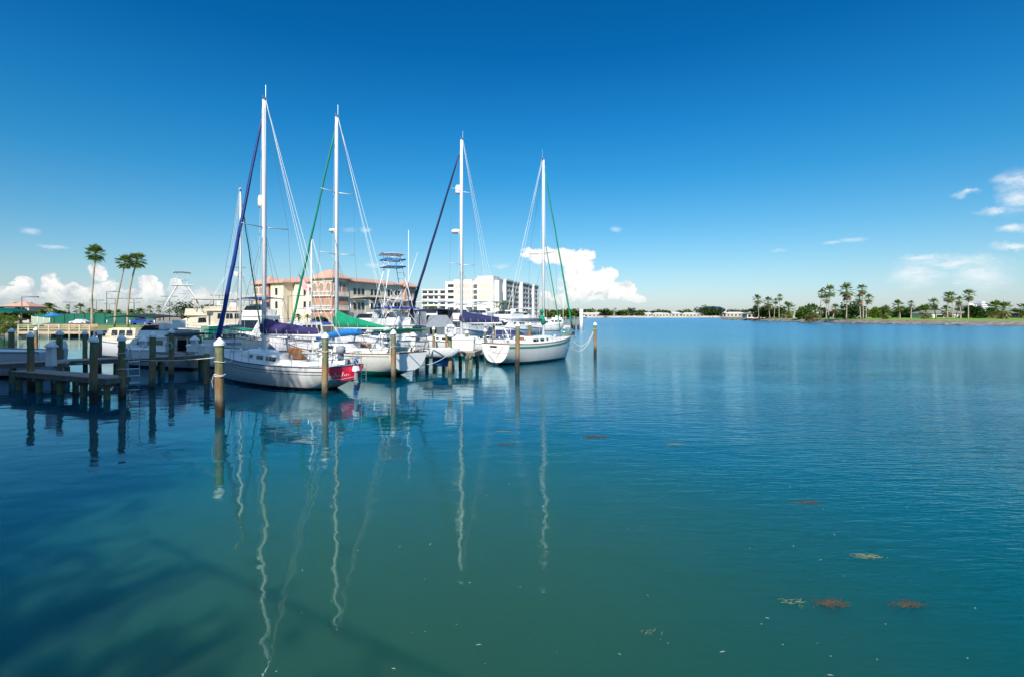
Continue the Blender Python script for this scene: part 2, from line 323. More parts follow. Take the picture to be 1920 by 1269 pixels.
q.build('crown', mat('softener_leaf', (.06, .11, .02), .6), st_)  # leaf quads strewn along the shade outline to blur it
# ------------------------------------------------------------------ sailing boats (local: +x bow, +y port, z up from the waterline)
def lerp(a, b, t): return a+(b-a)*t
def hull_fn(loa, beam, fb_s, fb_b, over=.36, transom=.66, depth=.55, xs=None):
    def b(t):
        if t < .45: u = t/.45; return beam/2*lerp(transom, 1, math.sin(u*math.pi/2)**.9)
        u = (t-.45)/.55; return beam/2*max(0, 1-u**2.3)**.95
    def sh(t): return lerp(fb_s, fb_b, t)-.22*math.sin(math.pi*min(1, t*1.02))*(1-.3*t)
    def zb(t):
        if t < .12: return lerp(over, -.08, t/.12)
        if t < .3: return lerp(-.08, -depth, (t-.12)/.18)
        if t < .78: return -depth
        u = (t-.78)/.22; return lerp(-depth, sh(1)-.06, u**1.7)
    return b, sh, zb
def hull_mb(loa, beam, fns, n=22, m=9):
    b, sh, zb = fns; rings = []
    for i in range(n+1):
        t = i/n; t = t**.9 if t > .6 else t; t = min(1, t); B, S, Z = b(t), sh(t), zb(t); ring = []
        for j in range(-m, m+1):
            th = (1-abs(j)/m)*math.pi/2        # 0 at gunwale .. pi/2 at keel
            y = B*math.cos(th)**.62; z = S-(S-Z)*math.sin(th)**1.5
            ring.append((t*loa-.0*z, (y if j > 0 else -y), z))
        rings.append(ring)
    mb = MB(); mb.loft(rings); return mb, rings
def deck_z(fns, t): return fns[1](t)
def hullpaint(name, top, boot, bottom, zb0=.06, zb1=.16):
    m = mat(name, top, .22, var=.05, scale=1.2); nt = m.node_tree; b = nt.nodes['Principled BSDF']; n = nt.nodes; l = nt.links
    src = b.inputs['Base Color'].links[0].from_socket
    t = n.new('ShaderNodeTexCoord'); s = n.new('ShaderNodeSeparateXYZ'); l.new(t.outputs['Object'], s.inputs[0])
    def step(a):
        q = n.new('ShaderNodeMath'); q.operation = 'LESS_THAN'; l.new(s.outputs[2], q.inputs[0]); q.inputs[1].default_value = a; return q.outputs[0]
    # faint waterline scum and run-off streaks
    mp = n.new('ShaderNodeMapping'); mp.inputs['Scale'].default_value = (5, 5, .7); l.new(t.outputs['Object'], mp.inputs[0])
    nz = n.new('ShaderNodeTexNoise'); nz.inputs['Scale'].default_value = 1.5; nz.inputs['Detail'].default_value = 5; l.new(mp.outputs[0], nz.inputs[0])
    mr = n.new('ShaderNodeMapRange'); mr.inputs[1].default_value = .5; mr.inputs[2].default_value = .8; mr.inputs[3].default_value = 0; mr.inputs[4].default_value = .28; l.new(nz.outputs[0], mr.inputs[0])
    x0 = n.new('ShaderNodeMix'); x0.data_type = 'RGBA'; l.new(mr.outputs[0], x0.inputs[0]); l.new(src, x0.inputs[6]); x0.inputs[7].default_value = (top[0]*.5, top[1]*.46, top[2]*.36, 1)
    x = n.new('ShaderNodeMix'); x.data_type = 'RGBA'; l.new(step(zb1), x.inputs[0]); l.new(x0.outputs[2], x.inputs[6]); x.inputs[7].default_value = (*boot, 1)
    y = n.new('ShaderNodeMix'); y.data_type = 'RGBA'; l.new(step(zb0), y.inputs[0]); l.new(x.outputs[2], y.inputs[6]); y.inputs[7].default_value = (*bottom, 1)
    l.new(y.outputs[2], b.inputs['Base Color']); return m
def band(fns, loa, z_off, h, t0=.0, t1=.985, side=1, out=.012, n=20):
    """a strip following the sheer, z_off below it"""
    b, sh, zb = fns; mb = MB(); r = []
    for i in range(n+1):
        t = lerp(t0, t1, i/n); S = sh(t); Z = zb(t)
        def yy(z):
            f = max(0, min(1, (S-z)/(S-Z))); th = math.asin(f**(1/1.5)); return b(t)*math.cos(th)**.62+out
        za, zc = S-z_off, S-z_off-h
        r.append([(t*loa, side*yy(za), za), (t*loa, side*(yy(zc)), zc)])
    mb.loft(r, smooth=True); return mb
def ribbon_tube(mb, pts, r, n=4): mb.tube(pts, r, n)
def sail_cover(L_, h0, h1, wd, m, parent, x0, z0, sag=.06, n=16, name='sail_cover', zend=None, hump=0):
    """flaked sail under canvas lying aft along the boom"""
    rings = []; zend = z0 if zend is None else zend
    for i in range(n+1):
        t = i/n; H = lerp(h0, h1, t**.75)+hump*math.sin(math.pi*t); W = lerp(wd, wd*.45, t)*(1+.08*math.sin(9*t+1)); zc = lerp(z0, zend, t)
        x = x0-t*L_; ring = []
        for k in range(14):
            a = 2*math.pi*k/14; yy = W*math.sin(a)*(.55 if math.cos(a) > 0 else 1); zz = (math.cos(a)*.5+.5)*H*(1+.03*math.sin(14*t+k))
            ring.append((x, yy*(1-.35*max(0, math.cos(a))), zc+zz-.04*(1 if k in (6, 7, 8) else 0)))
        rings.append(ring)
    mb = MB(); mb.loft(rings, closed=True, cap=True); c = mb.build(name, m, parent)
    for i in range(2, n, 3):
        mt = MB()                       # ties round the canvas
        t = i/n; H = lerp(h0, h1, t**.75)+hump*math.sin(math.pi*t); W = lerp(wd, wd*.45, t); x = x0-t*L_; zc = lerp(z0, zend, t)
        mt.tube([(x, -W*1.04, zc+H*.4), (x, -W*.6, zc-.05), (x, W*.6, zc-.05), (x, W*1.04, zc+H*.4)], .012, 4); mt.build('tie', M['rope'], c)
    return c
def sailboat(name, label, stern, bow, beam, mast_h, mast_t, hm, cover=None, furl=None, boom=4.5, boom_z=None, fb=(1.05, 1.5), spreads=(.5,), spread_w=1.1,
             over=.38, tw=.7, transom_m=None, stripe=None, radomes=(), detail=2, cover_h=(.8, .2), mast_r=.085, backstay2=True, stay_top=.96, mast_m=None, inner=None, sprit=0, group='sailing boats moored at the docks', boomcolor=None, cabin=(.30, .70), furl_r=.075, extra=None, spread_skew=0):
    sx, sy = stern; bx, by = bow; loa = math.hypot(bx-sx, by-sy); rz = math.atan2(by-sy, bx-sx)
    e = empty(name, (sx, sy, 0), rz, label, 'sailboat', group)
    F = hull_fn(loa, beam, *fb, over=over, transom=tw); mb, rings = hull_mb(loa, beam, F); mb.build('hull', hm, e); b, sh, zb = F
    # transom: closes the stern ring, a little proud
    tr = MB(); r0 = [(p[0]-.004, p[1], p[2]) for p in rings[0]]; r1 = [(p[0]-.03, p[1]*.985, p[2]*.99+.005) for p in rings[0]]
    tr.loft([r0, r1]); tr.poly(r1[::-1] if len(r1) < 3 else r1); T = tr.build('transom', transom_m or M['gel'], e)
    # deck with camber
    n = 24; rows = []
    for i in range(n+1):
        t = i/n*.998; B = b(t)*.995; S = sh(t)-.02
        rows.append([(t*loa, B*f, S+.09*(1-f*f)*min(1, B)) for f in (-1, -.6, -.2, .2, .6, 1)])
    MB().loft(rows).build('deck', M['deck'], e)
    rail = MB()
    for s in (-1, 1): rail.tube([(t*loa, s*b(t), sh(t)+.025) for t in [k/20*.995 for k in range(21)]], .028, 5)
    rail.tube([(0, -b(0), sh(0)+.03), (0, b(0), sh(0)+.03)], .03, 5)
    rail.build('toe_rail', M['greywire'] if stripe is None else M['teak'], e)
    if stripe:
        for s in (-1, 1): band(F, loa, stripe[1], stripe[2], side=s).build('hull_stripe', stripe[0], e)
    # cabin trunk
    c0, c1 = cabin[0]*loa, cabin[1]*loa; rows = []
    hts = .42
    for i in range(9):
        f = i/8; x = lerp(c0, c1, f); t = x/loa; W = min(b(t)*.62, beam*.31)*(1-.35*f*f); z = sh(t)+.02; H = hts*(1-.45*f**2)*(0.0 if i == 8 else 1)+.05
        rows.append([(x, -W, z), (x, -W*.93, z+H*.85), (x, -W*.75, z+H), (x, 0, z+H+.06), (x, W*.75, z+H), (x, W*.93, z+H*.85), (x, W, z)])
    cab = MB().loft(rows, smooth=False); cab.poly(rows[0][::-1]); K = cab.build('cabin_trunk', M['gel'], e)
    for s in (-1, 1):
        for k, (fa, fb2) in enumerate(((.08, .26), (.32, .46), (.55, .63))):
            p = MB(); q = []
            for f in (fa, (fa+fb2)/2, fb2):
                x = lerp(c0, c1, f); t = x/loa; W = min(b(t)*.62, beam*.31)*(1-.35*f*f); z = sh(t)+.02; H = hts*(1-.45*f**2)+.05
                q.append([(x, s*(W*.985+.012), z+H*.24), (x, s*(W*.945+.012), z+H*.66)])
            p.loft(q); p.build('portlight', M['glass'], K)
    hat = MB(); hx = lerp(c0, c1, .16); hat.box((hx, 0, sh(hx/loa)+hts+.12), (.9, .75, .07)); hat.build('hatch', M['teak'] if detail > 1 else M['gel'], K)
    if detail > 1:
        wb = MB(); wb.box((c0-.03, 0, sh(c0/loa)+.23), (.05, .7, .46)); wb.build('companionway', M['teak'], K)
    # cockpit coaming, winches, wheel
    cm = MB(); xa, xb = loa*.05, c0-.02
    for s in (-1, 1):
        cm.loft([[(x, s*(b(x/loa)*.66), sh(x/loa)), (x, s*(b(x/loa)*.60), sh(x/loa)+.26), (x, s*(b(x/loa)*.50), sh(x/loa)+.27), (x, s*b(x/loa)*.46, sh(x/loa)-.0)] for x in (xa, (xa+xb)/2, xb)], smooth=False)
    cm.build('cockpit_coaming', M['gel'], e)
    for s in (-1, 1):
        for x in (loa*.14, loa*.24):
            wi = MB(); wi.lathe([(0, .2), (.07, .2), (.06, .1), (.09, .02), (.09, 0)], (x, s*b(x/loa)*.55, sh(x/loa)+.27), 8); wi.build('winch', M['steel'], e)
    if detail > 1:
        wh = MB(); x = loa*.13; z = sh(.1)+.5
        wh.tube([(x, .42*math.cos(a), z+.2+.42*math.sin(a)) for a in [k*math.pi/8 for k in range(17)]], .02, 5); wh.tube([(x+.05, 0, sh(.1)), (x+.05, 0, z+.3)], .07, 6)
        for k in range(3): wh.tube([(x, -.4*math.cos(k*1.05), z+.2-.4*math.sin(k*1.05)), (x, .4*math.cos(k*1.05), z+.2+.4*math.sin(k*1.05))], .01, 4)
        wh.build('steering_wheel', M['steel'], e)
    # stanchions, lifelines, pulpit, pushpit
    ll = MB(); st = [.04, .17, .30, .43, .56, .69, .82, .93]
    for s in (-1, 1):
        for t in st: ll.tube([(t*loa, s*b(t)*.97, sh(t)), (t*loa, s*b(t)*.97, sh(t)+.62)], .014, 4)
        for h in (.34, .61): ll.tube([(t*loa, s*b(t)*.97, sh(t)+h) for t in st], .007, 3)
    ll.build('lifeline', M['steel'], e)
    pp = MB(); t = .93
    for h in (.34, .64): pp.tube([(t*loa, -b(t)*.97, sh(t)+h), (loa*.985, -.12, sh(1)+h+.03), (loa+.12+sprit*.3, 0, sh(1)+h+.05), (loa*.985, .12, sh(1)+h+.03), (t*loa, b(t)*.97, sh(t)+h)], .016, 5)
    for s in (-1, 1): pp.tube([(loa*.985, s*.1, sh(1)), (loa*.985+.03, s*.12, sh(1)+.66)], .016, 5)
    pp.build('pulpit', M['steel'], e)
    ps = MB()
    for h in (.34, .62): ps.tube([(.17*loa, -b(.17)*.97, sh(.17)+h), (.03, -b(0)*.95, sh(0)+h), (.03, b(0)*.95, sh(0)+h), (.17*loa, b(.17)*.97, sh(.17)+h)], .016, 5)
    for y in (-.9, -.4, .4, .9): ps.tube([(.03, y*b(0), sh(0)), (.03, y*b(0), sh(0)+.64)], .014, 4)
    ps.build('pushpit', M['steel'], e)
    # fittings: cowl vents, cleats, anchor
    for s in (-1, 1):
        v = MB(); x = c1*.97; t = x/loa; zz = sh(t)+.1; v.tube([(x, s*.5, zz), (x, s*.5, zz+.2), (x+.1, s*.5, zz+.26)], [.05, .05, .09], 7); v.build('cowl_vent', M['gel'], e)
    an = MB(); an.tube([(loa-.25, 0, sh(1)+.05), (loa+.28+sprit*.6, 0, sh(1)+.04), (loa+.32+sprit*.6, 0, sh(1)-.22)], .03, 5); an.box((loa+.22+sprit*.6, 0, sh(1)-.2), (.32, .26, .06)); an.build('anchor', M['steel'], e)
    # mast and rig
    mx = mast_t*loa; mz = sh(mast_t)+hts*.6; mm = mast_m or M['alu']
    ms = MB(); ms.tube([(mx, 0, sh(mast_t)), (mx, 0, mast_h*.7), (mx, 0, mast_h)], [mast_r, mast_r, mast_r*.8], 10); ma = ms.build('mast', mm, e)
    hd = MB(); hd.box((mx-.05, 0, mast_h+.04), (.34, .12, .09)); hd.tube([(mx-.15, 0, mast_h), (mx-.15, 0, mast_h+.75)], .012, 4); hd.tube([(mx+.1, 0, mast_h), (mx+.1, .03, mast_h+.3), (mx+.35, .03, mast_h+.32)], .011, 4)
    hd.box((mx+.05, 0, mast_h+.12), (.09, .09, .12)); hd.build('masthead', M['steel'], ma)
    by0 = b(mast_t)*.97; tips = []
    for f in spreads:
        z = mast_h*f; wdt = spread_w*(1.08-.25*f); sp = MB()
        for s in (-1, 1): sp.tube([(mx, 0, z), (mx-.14, s*wdt, z+.05)], [.035, .02], 5)
        sp.build('spreader', M['alu'] if len(spreads) > 1 else M['wire'], ma); tips.append((z+.05, wdt))
    sh_ = MB()
    for s in (-1, 1):
        path = [(mx-.14, s*by0, sh(mast_t))]+[(mx-.14, s*wt, z) for z, wt in tips]+[(mx-.02, 0, mast_h*.985)]
        sh_.tube(path, .0085, 4); sh_.tube([(mx-.7, s*by0*.95, sh(mast_t)), (mx, 0, mast_h*spreads[0]-.1)], .0075, 4); sh_.tube([(mx+.5, s*by0*.95, sh(mast_t)), (mx, 0, mast_h*spreads[0]-.1)], .0075, 4)
    sh_.build('shroud', M['greywire'], e)
    bs = MB()
    if backstay2:
        for s in (-1, 1): bs.tube([(.05, s*b(0)*.7, sh(0)+.05), (mx*.28, s*b(0)*.15, mast_h*.25), (mx-.12, 0, mast_h)], .011, 4)
    else: bs.tube([(.05, 0, sh(0)+.05), (mx-.12, 0, mast_h)], .011, 4)
    bs.tube([(mx-boom*.97, .02, (boom_z or sh(mast_t)+1.2)), (mx-.2, .02, mast_h)], .009, 4)
    bs.build('backstay', M['rope'], e)
    hl = MB()
    for k, (dx, dy) in enumerate(((.10, .12), (-.12, .10), (.05, -.13))):
        hl.tube([(mx+dx*2.2, dy*2, sh(mast_t)+.4), (mx+dx*.8, dy*.6, mast_h*.97)], .008, 4)
    hl.build('halyard', M['rope'], ma)
    top = Vector((mx+.10, 0, mast_h*stay_top)); foot = Vector((loa-.05+sprit, 0, sh(1)+.12))
    if sprit:
        q = MB(); q.tube([(loa-.7, 0, sh(1)+.05), (loa+sprit+.1, 0, sh(1)+.14)], .07, 6); q.build('bowsprit', M['teak'], e)
    fs = MB(); fs.tube([foot, top], .012, 4); fs.build('forestay', M['wire'], e)
    if furl:
        ps_ = []; rs = []
        for k in range(15):
            t = .035+.935*k/14; ps_.append(foot.lerp(top, t)+Vector((.012*math.sin(k*2.1), .012*math.cos(k*1.7), 0))); rs.append(furl_r*lerp(1.15, .48, t)*(1+.06*math.sin(k*2.7)))
        fu = MB(); fu.tube(ps_, rs, 8); fo = fu.build('furled_headsail', furl, e)
        dr = MB(); dr.lathe([(0, 0), (.11, .02), (.11, .16), (0, .18)], (foot.x-.02, 0, foot.z+.02), 8); dr.build('furling_drum', M['black'], fo)
    if inner:
        t0 = Vector((mx+.08, 0, mast_h*inner[1])); f0 = Vector((loa*.86, 0, sh(.86)+.1)); q = MB(); q.tube([f0, f0.lerp(t0, .05), f0.lerp(t0, .9), t0], [.02, .05, .03, .01], 6); q.build('furled_staysail', inner[0], e)
    bz = boom_z or sh(mast_t)+1.15
    bo = MB(); bo.tube([(mx-.08, 0, bz), (mx-boom, 0, bz+.05)], .075, 8); B_ = bo.build('boom', boomcolor or M['alu'], e)
    if cover: sail_cover(boom*.97, cover_h[0], cover_h[1], .20, cover, B_, mx+.12, bz+.05, zend=bz+.08)
    else:
        q = MB(); q.tube([(mx-.2, 0, bz+.12), (mx-boom*.6, 0, bz+.16), (mx-boom*.97, 0, bz+.12)], [.15, .13, .07], 7); q.build('furled_mainsail', M['grey'], B_)
    sh2 = MB(); sh2.tube([(mx-boom*.85, 0, bz), (mx-boom*.85-.05, 0, sh(.1)+.3)], .02, 4); sh2.build('mainsheet', M['rope'], e)
    for (z, side, rr, hh, off_) in radomes:
        q = MB(); yy = side*(mast_r+off_); q.box((mx+off_*.8+.1, 0, z-hh/2-.03), (off_*1.4+.2, .1, .05)); q.lathe([(0, -hh/2), (rr*.85, -hh/2), (rr, -hh*.3), (rr, hh*.25), (rr*.75, hh/2), (0, hh/2+.02)], (mx+mast_r+off_+rr*.4, 0, z), 14)
        q.build('radar_dome', M['gel'], ma)
    e['loa'] = loa
    return e, F, loa, mx, bz, T, rings
hw1 = hullpaint('white_hull_black_boot', (.80, .80, .80), (.05, .03, .045), (.045, .02, .03), .05, .14)
hw2 = hullpaint('white_hull_green_boot', (.80, .80, .76), (.0, .20, .13), (.0, .16, .10), .10, .34)
hw4 = hullpaint('white_hull_dark_boot', (.78, .78, .75), (.02, .09, .07), (.01, .03, .03), .05, .17)
hg = hullpaint('dark_green_hull', (.0, .22, .14), (.7, .7, .65), (.02, .03, .03), .02, .1)
# --- nearest boat: purple sail cover, blue furled headsail, crimson transom
r = sailboat('sailboat', 'nearest white sailboat with purple sail cover, blue furled headsail and crimson transom', (-7.5, 23.1), (-17.25, 29.9), 3.5, 14.75, .57, hw1,
             cover=M['purple'], furl=M['blue'], boom=5.0, boom_z=2.42, fb=(1.12, 1.55), tw=.56, over=.5, spreads=(.545,), spread_w=1.35, transom_m=M['red'], radomes=((9.45, 1, .16, .62, .12), ), cover_h=(.82, .30), mast_r=.115, furl_r=.12)
b1, F1, loa1, mx1, bz1, T1, rg1 = r
for s in (-1, 1):
    for zo, hh in ((.16, .035), (.30, .02)): band(F1, loa1, zo, hh, side=s).build('hull_stripe', M['greywire'], b1)
# painted name on the transom: brushed white strokes, partly hidden by the outboard
def stroke_name(parent, x, pts_list, mt_, r=.016, nm='painted_name'):
    q = MB()
    for pl in pts_list: q.tube([(x, y, z) for y, z in pl], r, 4)
    return q.build(nm, mt_, parent)
stroke_name(T1, -.04, [[(-.25+dx, .92), (-.38+dx, .95), (-.36+dx, .84), (-.26+dx, .76), (-.38+dx, .68)] for dx in (1.35,)]+
            [[(.82-k*.20, .70), (.78-k*.20, .92 if k % 2 else .80), (.70-k*.20, .72), (.66-k*.20, .78)] for k in range(5)]+[[(.95, .62), (.2, .58), (-.6, .64)]], M['cap'], .009)
def outboard(parent, x, y, z, s=1, m=None, nm='outboard_motor'):
    q = MB(); q.box((x-.12*s, y, z+.25*s), (.5*s, .3*s, .34*s), tx=.3, ty=.25); q.box((x-.12*s, y, z+.06*s), (.42*s, .27*s, .1*s)); o = q.build(nm, m or M['gel'], parent)
    g = MB(); g.box((x-.14*s, y, z-.30*s), (.22*s, .13*s, .62*s)); g.box((x-.14*s, y, z-.62*s), (.42*s, .03, .05*s)); g.tube([(x-.36*s, y, z-.75*s), (x+.06*s, y, z-.75*s)], .07*s, 7); g.build('drive_leg', m or M['grey'], o); return o
outboard(b1, -.12, -.40, .88, .62)
lad = MB()
for y in (-.14, .14): lad.tube([(-.06, y-.95, .35), (-.06, y-.95, 1.25)], .016, 4)
for z in (.45, .7, .95): lad.tube([(-.06, -1.09, z), (-.06, -.81, z)], .014, 4)
lad.build('boarding_ladder', M['steel'], b1)
gr_ = MB(); gr_.lathe([(0, .62), (.12, .6), (.2, .5), (.21, .3), (0, .26)], (.35, 0, 1.45), 12); gr_.box((.35, 0, 1.55), (.04, .3, .35)); gr_.build('covered_grill', M['grey'], b1)
rf = MB(); rf.box((loa1*.80, .2, 1.85), (.7, .5, .14)); rf.build('deck_box', M['grey'], b1)
bx_ = MB(); bx_.box((loa1*.26, .55, 1.62), (1.0, .06, .5)); bx_.build('wash_board', M['teak'], b1)
# --- second: green sail cover and green bimini
r = sailboat('sailboat', 'white sailboat with green boot stripe, tall green sail cover and green furled headsail', (-5.75, 28.4), (-16.0, 36.6), 3.8, 16.1, .535, hw2,
             cover=M['green'], furl=M['green'], boom=5.3, boom_z=2.62, fb=(1.35, 1.6), spreads=(.455, .70), spread_w=1.3, radomes=((8.9, 1, .24, .2, .22),), cover_h=(1.15, .1), mast_r=.115, furl_r=.085, stripe=(M['greywire'], .10, .03))
b2, F2, loa2, mx2, bz2, T2, rg2 = r
# mizzen-like rolled blue canvas laid along the port side deck, and the green bimini
q = MB(); pts = [(loa2*.56, 1.15, 1.98), (loa2*.50, 1.2, 2.10), (loa2*.40, 1.25, 2.28), (loa2*.30, 1.3, 2.42), (loa2*.20, 1.35, 2.50)]
q.tube(pts, [.10, .17, .20, .22, .17], 10); q.build('rolled_blue_canvas', M['sky_blue'], b2)
q = MB(); rows = []
for i in range(7):
    f = i/6; x = lerp(2.9, .1, f); rows.append([(x, y, 2.42+.30*f-.10*(y/1.5)**2-.02*abs(f-.5)) for y in (-1.5, -.8, 0, .8, 1.5)])
q.loft(rows); lo = [[(a, b_, c-.05) for a, b_, c in r_] for r_ in rows]; q.loft(lo); q.loft([rows[0], lo[0]]); q.loft([rows[-1], lo[-1]]); BM = q.build('bimini_top', M['green'], b2)
q = MB()
for x in (.5, 2.4):
    q.tube([(1.4, -1.45, 1.4), (x, -1.45, 2.5), (x, 1.45, 2.5), (1.4, 1.45, 1.4)], .018, 5)
q.build('bimini_frame', M['steel'], BM)
q = MB()     # stern gantry, davit and gear seen at its stern
for y in (-1.1, 1.1): q.tube([(.05, y, 1.3), (-.3, y, 2.25), (-1.1, y, 2.3)], .03, 5)
q.tube([(-.3, -1.1, 2.25), (-.3, 1.1, 2.25)], .025, 5); q.build('davit', M['steel'], b2)
outboard(b2, .3, .8, 1.9, .55)
# --- white tender slung behind it
t_ = empty('tender', (-5.55, 30.9, .82), R(-8), 'small white tender with dark seat slung at the stern of the green covered sailboat', 'dinghy')
FT = hull_fn(2.5, 1.25, .55, .62, transom=.8, depth=-.08); FT = (FT[0], lambda t: .58+.1*t, lambda t: .06 if t < .7 else lerp(.06, .6, ((t-.7)/.3)**2))
mb, rg = hull_mb(2.5, 1.25, FT, 14, 6); hullT = mb.build('hull', hullpaint('tender_white', (.76, .78, .8), (.04, .05, .07), (.03, .04, .06), .02, .12), t_)
q = MB(); q.poly([(p[0]-.005, p[1], p[2]) for p in rg[0]]); q.build('transom', M['gel'], t_)
q = MB(); q.box((1.1, 0, .5), (.3, 1.1, .05)); q.box((.35, 0, .5), (.3, 1.0, .05)); q.build('seat', M['navy'], t_)
q = MB(); q.box((1.75, 0, .56), (.8, .7, .22), tx=.5, ty=.3); q.build('foredeck', M['gel'], t_)
# --- third: two-spreader mast, navy furled headsail, purple cover
r = sailboat('sailboat', 'tall masted white sailboat with navy furled headsail and purple sail cover behind the dock box', (-.75, 41.3), (-10.4, 49.4), 3.7, 18.6, .375, hw2,
             cover=M['navy'], furl=M['navy'], boom=4.6, boom_z=2.75, fb=(1.2, 1.6), spreads=(.42, .76), spread_w=1.5, radomes=((14.35, 1, .28, .75, .14), (10.75, 1, .42, .32, .38)), cover_h=(1.1, .45), mast_r=.14, furl_r=.13, detail=1)
b3, F3, loa3, mx3, bz3, T3, rg3 = r
# --- fourth: white transom, green sheer stripe, green furled sails
r = sailboat('sailboat', 'white sailboat with rounded white transom, green sheer stripe and grey boom beside open water', (-1.15, 35.6), (4.85, 42.6), 3.1, 15.5, .60, hw4,
             furl=M['green'], boom=4.6, boom_z=2.95, fb=(1.45, 1.75), spreads=(.53,), spread_w=1.35, stripe=(mat('sheer_green', (.04, .28, .22), .4), .14, .13), mast_r=.10, furl_r=.07, inner=(M['green'], .62), sprit=.5, tw=.84, over=.16)
b4, F4, loa4, mx4, bz4, T4, rg4 = r
q = MB(); q.tube([(mx4+.05, 0, 2.75), (mx4-.22, .05, 3.2), (mx4-.2, .05, 3.75), (mx4-.1, 0, 3.9)], [.2, .26, .2, .06], 8); q.build('sail_bag', M['green'], b4)
stroke_name(T4, -.04, [[(.55-.02*k*5, .98+.12*math.sin(k)) for k in range(11)]], M['grey'], .012)
stroke_name(T4, -.04, [[(.62-k*.12, .80), (.60-k*.12, .90), (.55-k*.12, .80)] for k in range(9)], M['grey'], .010)
q = MB(); q.box((-.05, .15, 1.28), (.05, .62, .10)); q.build('stern_vent', M['black'], T4)
stroke_name(T4, -.045, [[(.95, 1.35), (.55, .75), (.05, .34)], [(-.75, 1.3), (-.35, .80), (-.05, .42)]], M['wire'], .014, 'stern_line')
q = MB(); q.box((loa4*.97, .12, 1.95), (.35, .35, .2), tx=.3, ty=.3); q.build('anchor_bag', M['green'], b4)
# --- fifth: green hull, behind the nearest boat's bow
r = sailboat('sailboat', 'small white sailboat with thin mast and dark green furled sail beyond the dock end', (-19.0, 33.4), (-20.6, 42.2), 3.0, 12.5, .42, hw1,
             furl=M['dgreen'], boom=4.0, boom_z=2.5, fb=(1.9, 1.5), spreads=(.55,), spread_w=1.0, mast_r=.07, furl_r=.06, detail=1, stripe=(M['gel'], .45, .05))
b5 = r[0]
q = MB(); rows = []
for i in range(5):
    f = i/4; rows.append([(.2+2.6*f, y, 2.55-.16*(y/1.4)**2+.05*math.sin(f*3)) for y in (-1.4, -.7, 0, .7, 1.4)])
q.loft(rows); q.loft([[(a, b_, c-.04) for a, b_, c in r_] for r_ in rows]); q.build('awning', M['green'], b5)
# --- mast with the flag, further back
r = sailboat('sailboat', 'distant white sailboat flying a striped national flag from its stay', (-16.5, 50), (-25.5, 55.5), 3.0, 11.3, .45, hw1,
             furl=None, boom=4.0, boom_z=2.4, spreads=(.55,), spread_w=.9, mast_r=.09, detail=1, cover=M['blue'], cover_h=(.5, .2))
b6, _, loa6, mx6, *_ = r
def flag():
    e_ = tag(empty('flag', (-21.3, 53.2, 5.6), R(-35), 'red and white striped flag with blue canton drooping beside the distant mast', 'flag'), None)
    w_, h_ = 2.1, 1.3
    def P(u, v):   # u along fly 0..1, v down 0..1
        return (-u*w_*.80, .10*math.sin(u*7+v*2)*u, 2.2-(1-u)*1.1*0-u*0.0-v*h_*.75-(1-u)*1.35+.25)
    for nm, mt_, sel in (('red_stripe', M['red'], 0), ('white_stripe', M['cap'], 1)):
        q = MB()
        for k in range(13):
            if k % 2 != sel: continue
            for i in range(10):
                a, b_ = i/10, (i+1)/10
                if k < 7 and b_ > .6: continue
                q.poly([P(a, k/13), P(b_, k/13), P(b_, (k+1)/13), P(a, (k+1)/13)])
        q.build(nm, mt_, e_)
    q = MB()
    for i in range(6, 10): q.poly([P(i/10, 0), P((i+1)/10, 0), P((i+1)/10, 7/13), P(i/10, 7/13)])
    q.build('canton', M['blue'], e_)
    q = MB()
    for i in range(4):
        for j in range(4):
            x, y, z = P(.64+i*.095, .06+j*.125); q.box((x, y-.02, z), (.05, .01, .05))
    q.build('stars', M['cap'], e_)
    return e_
flag()
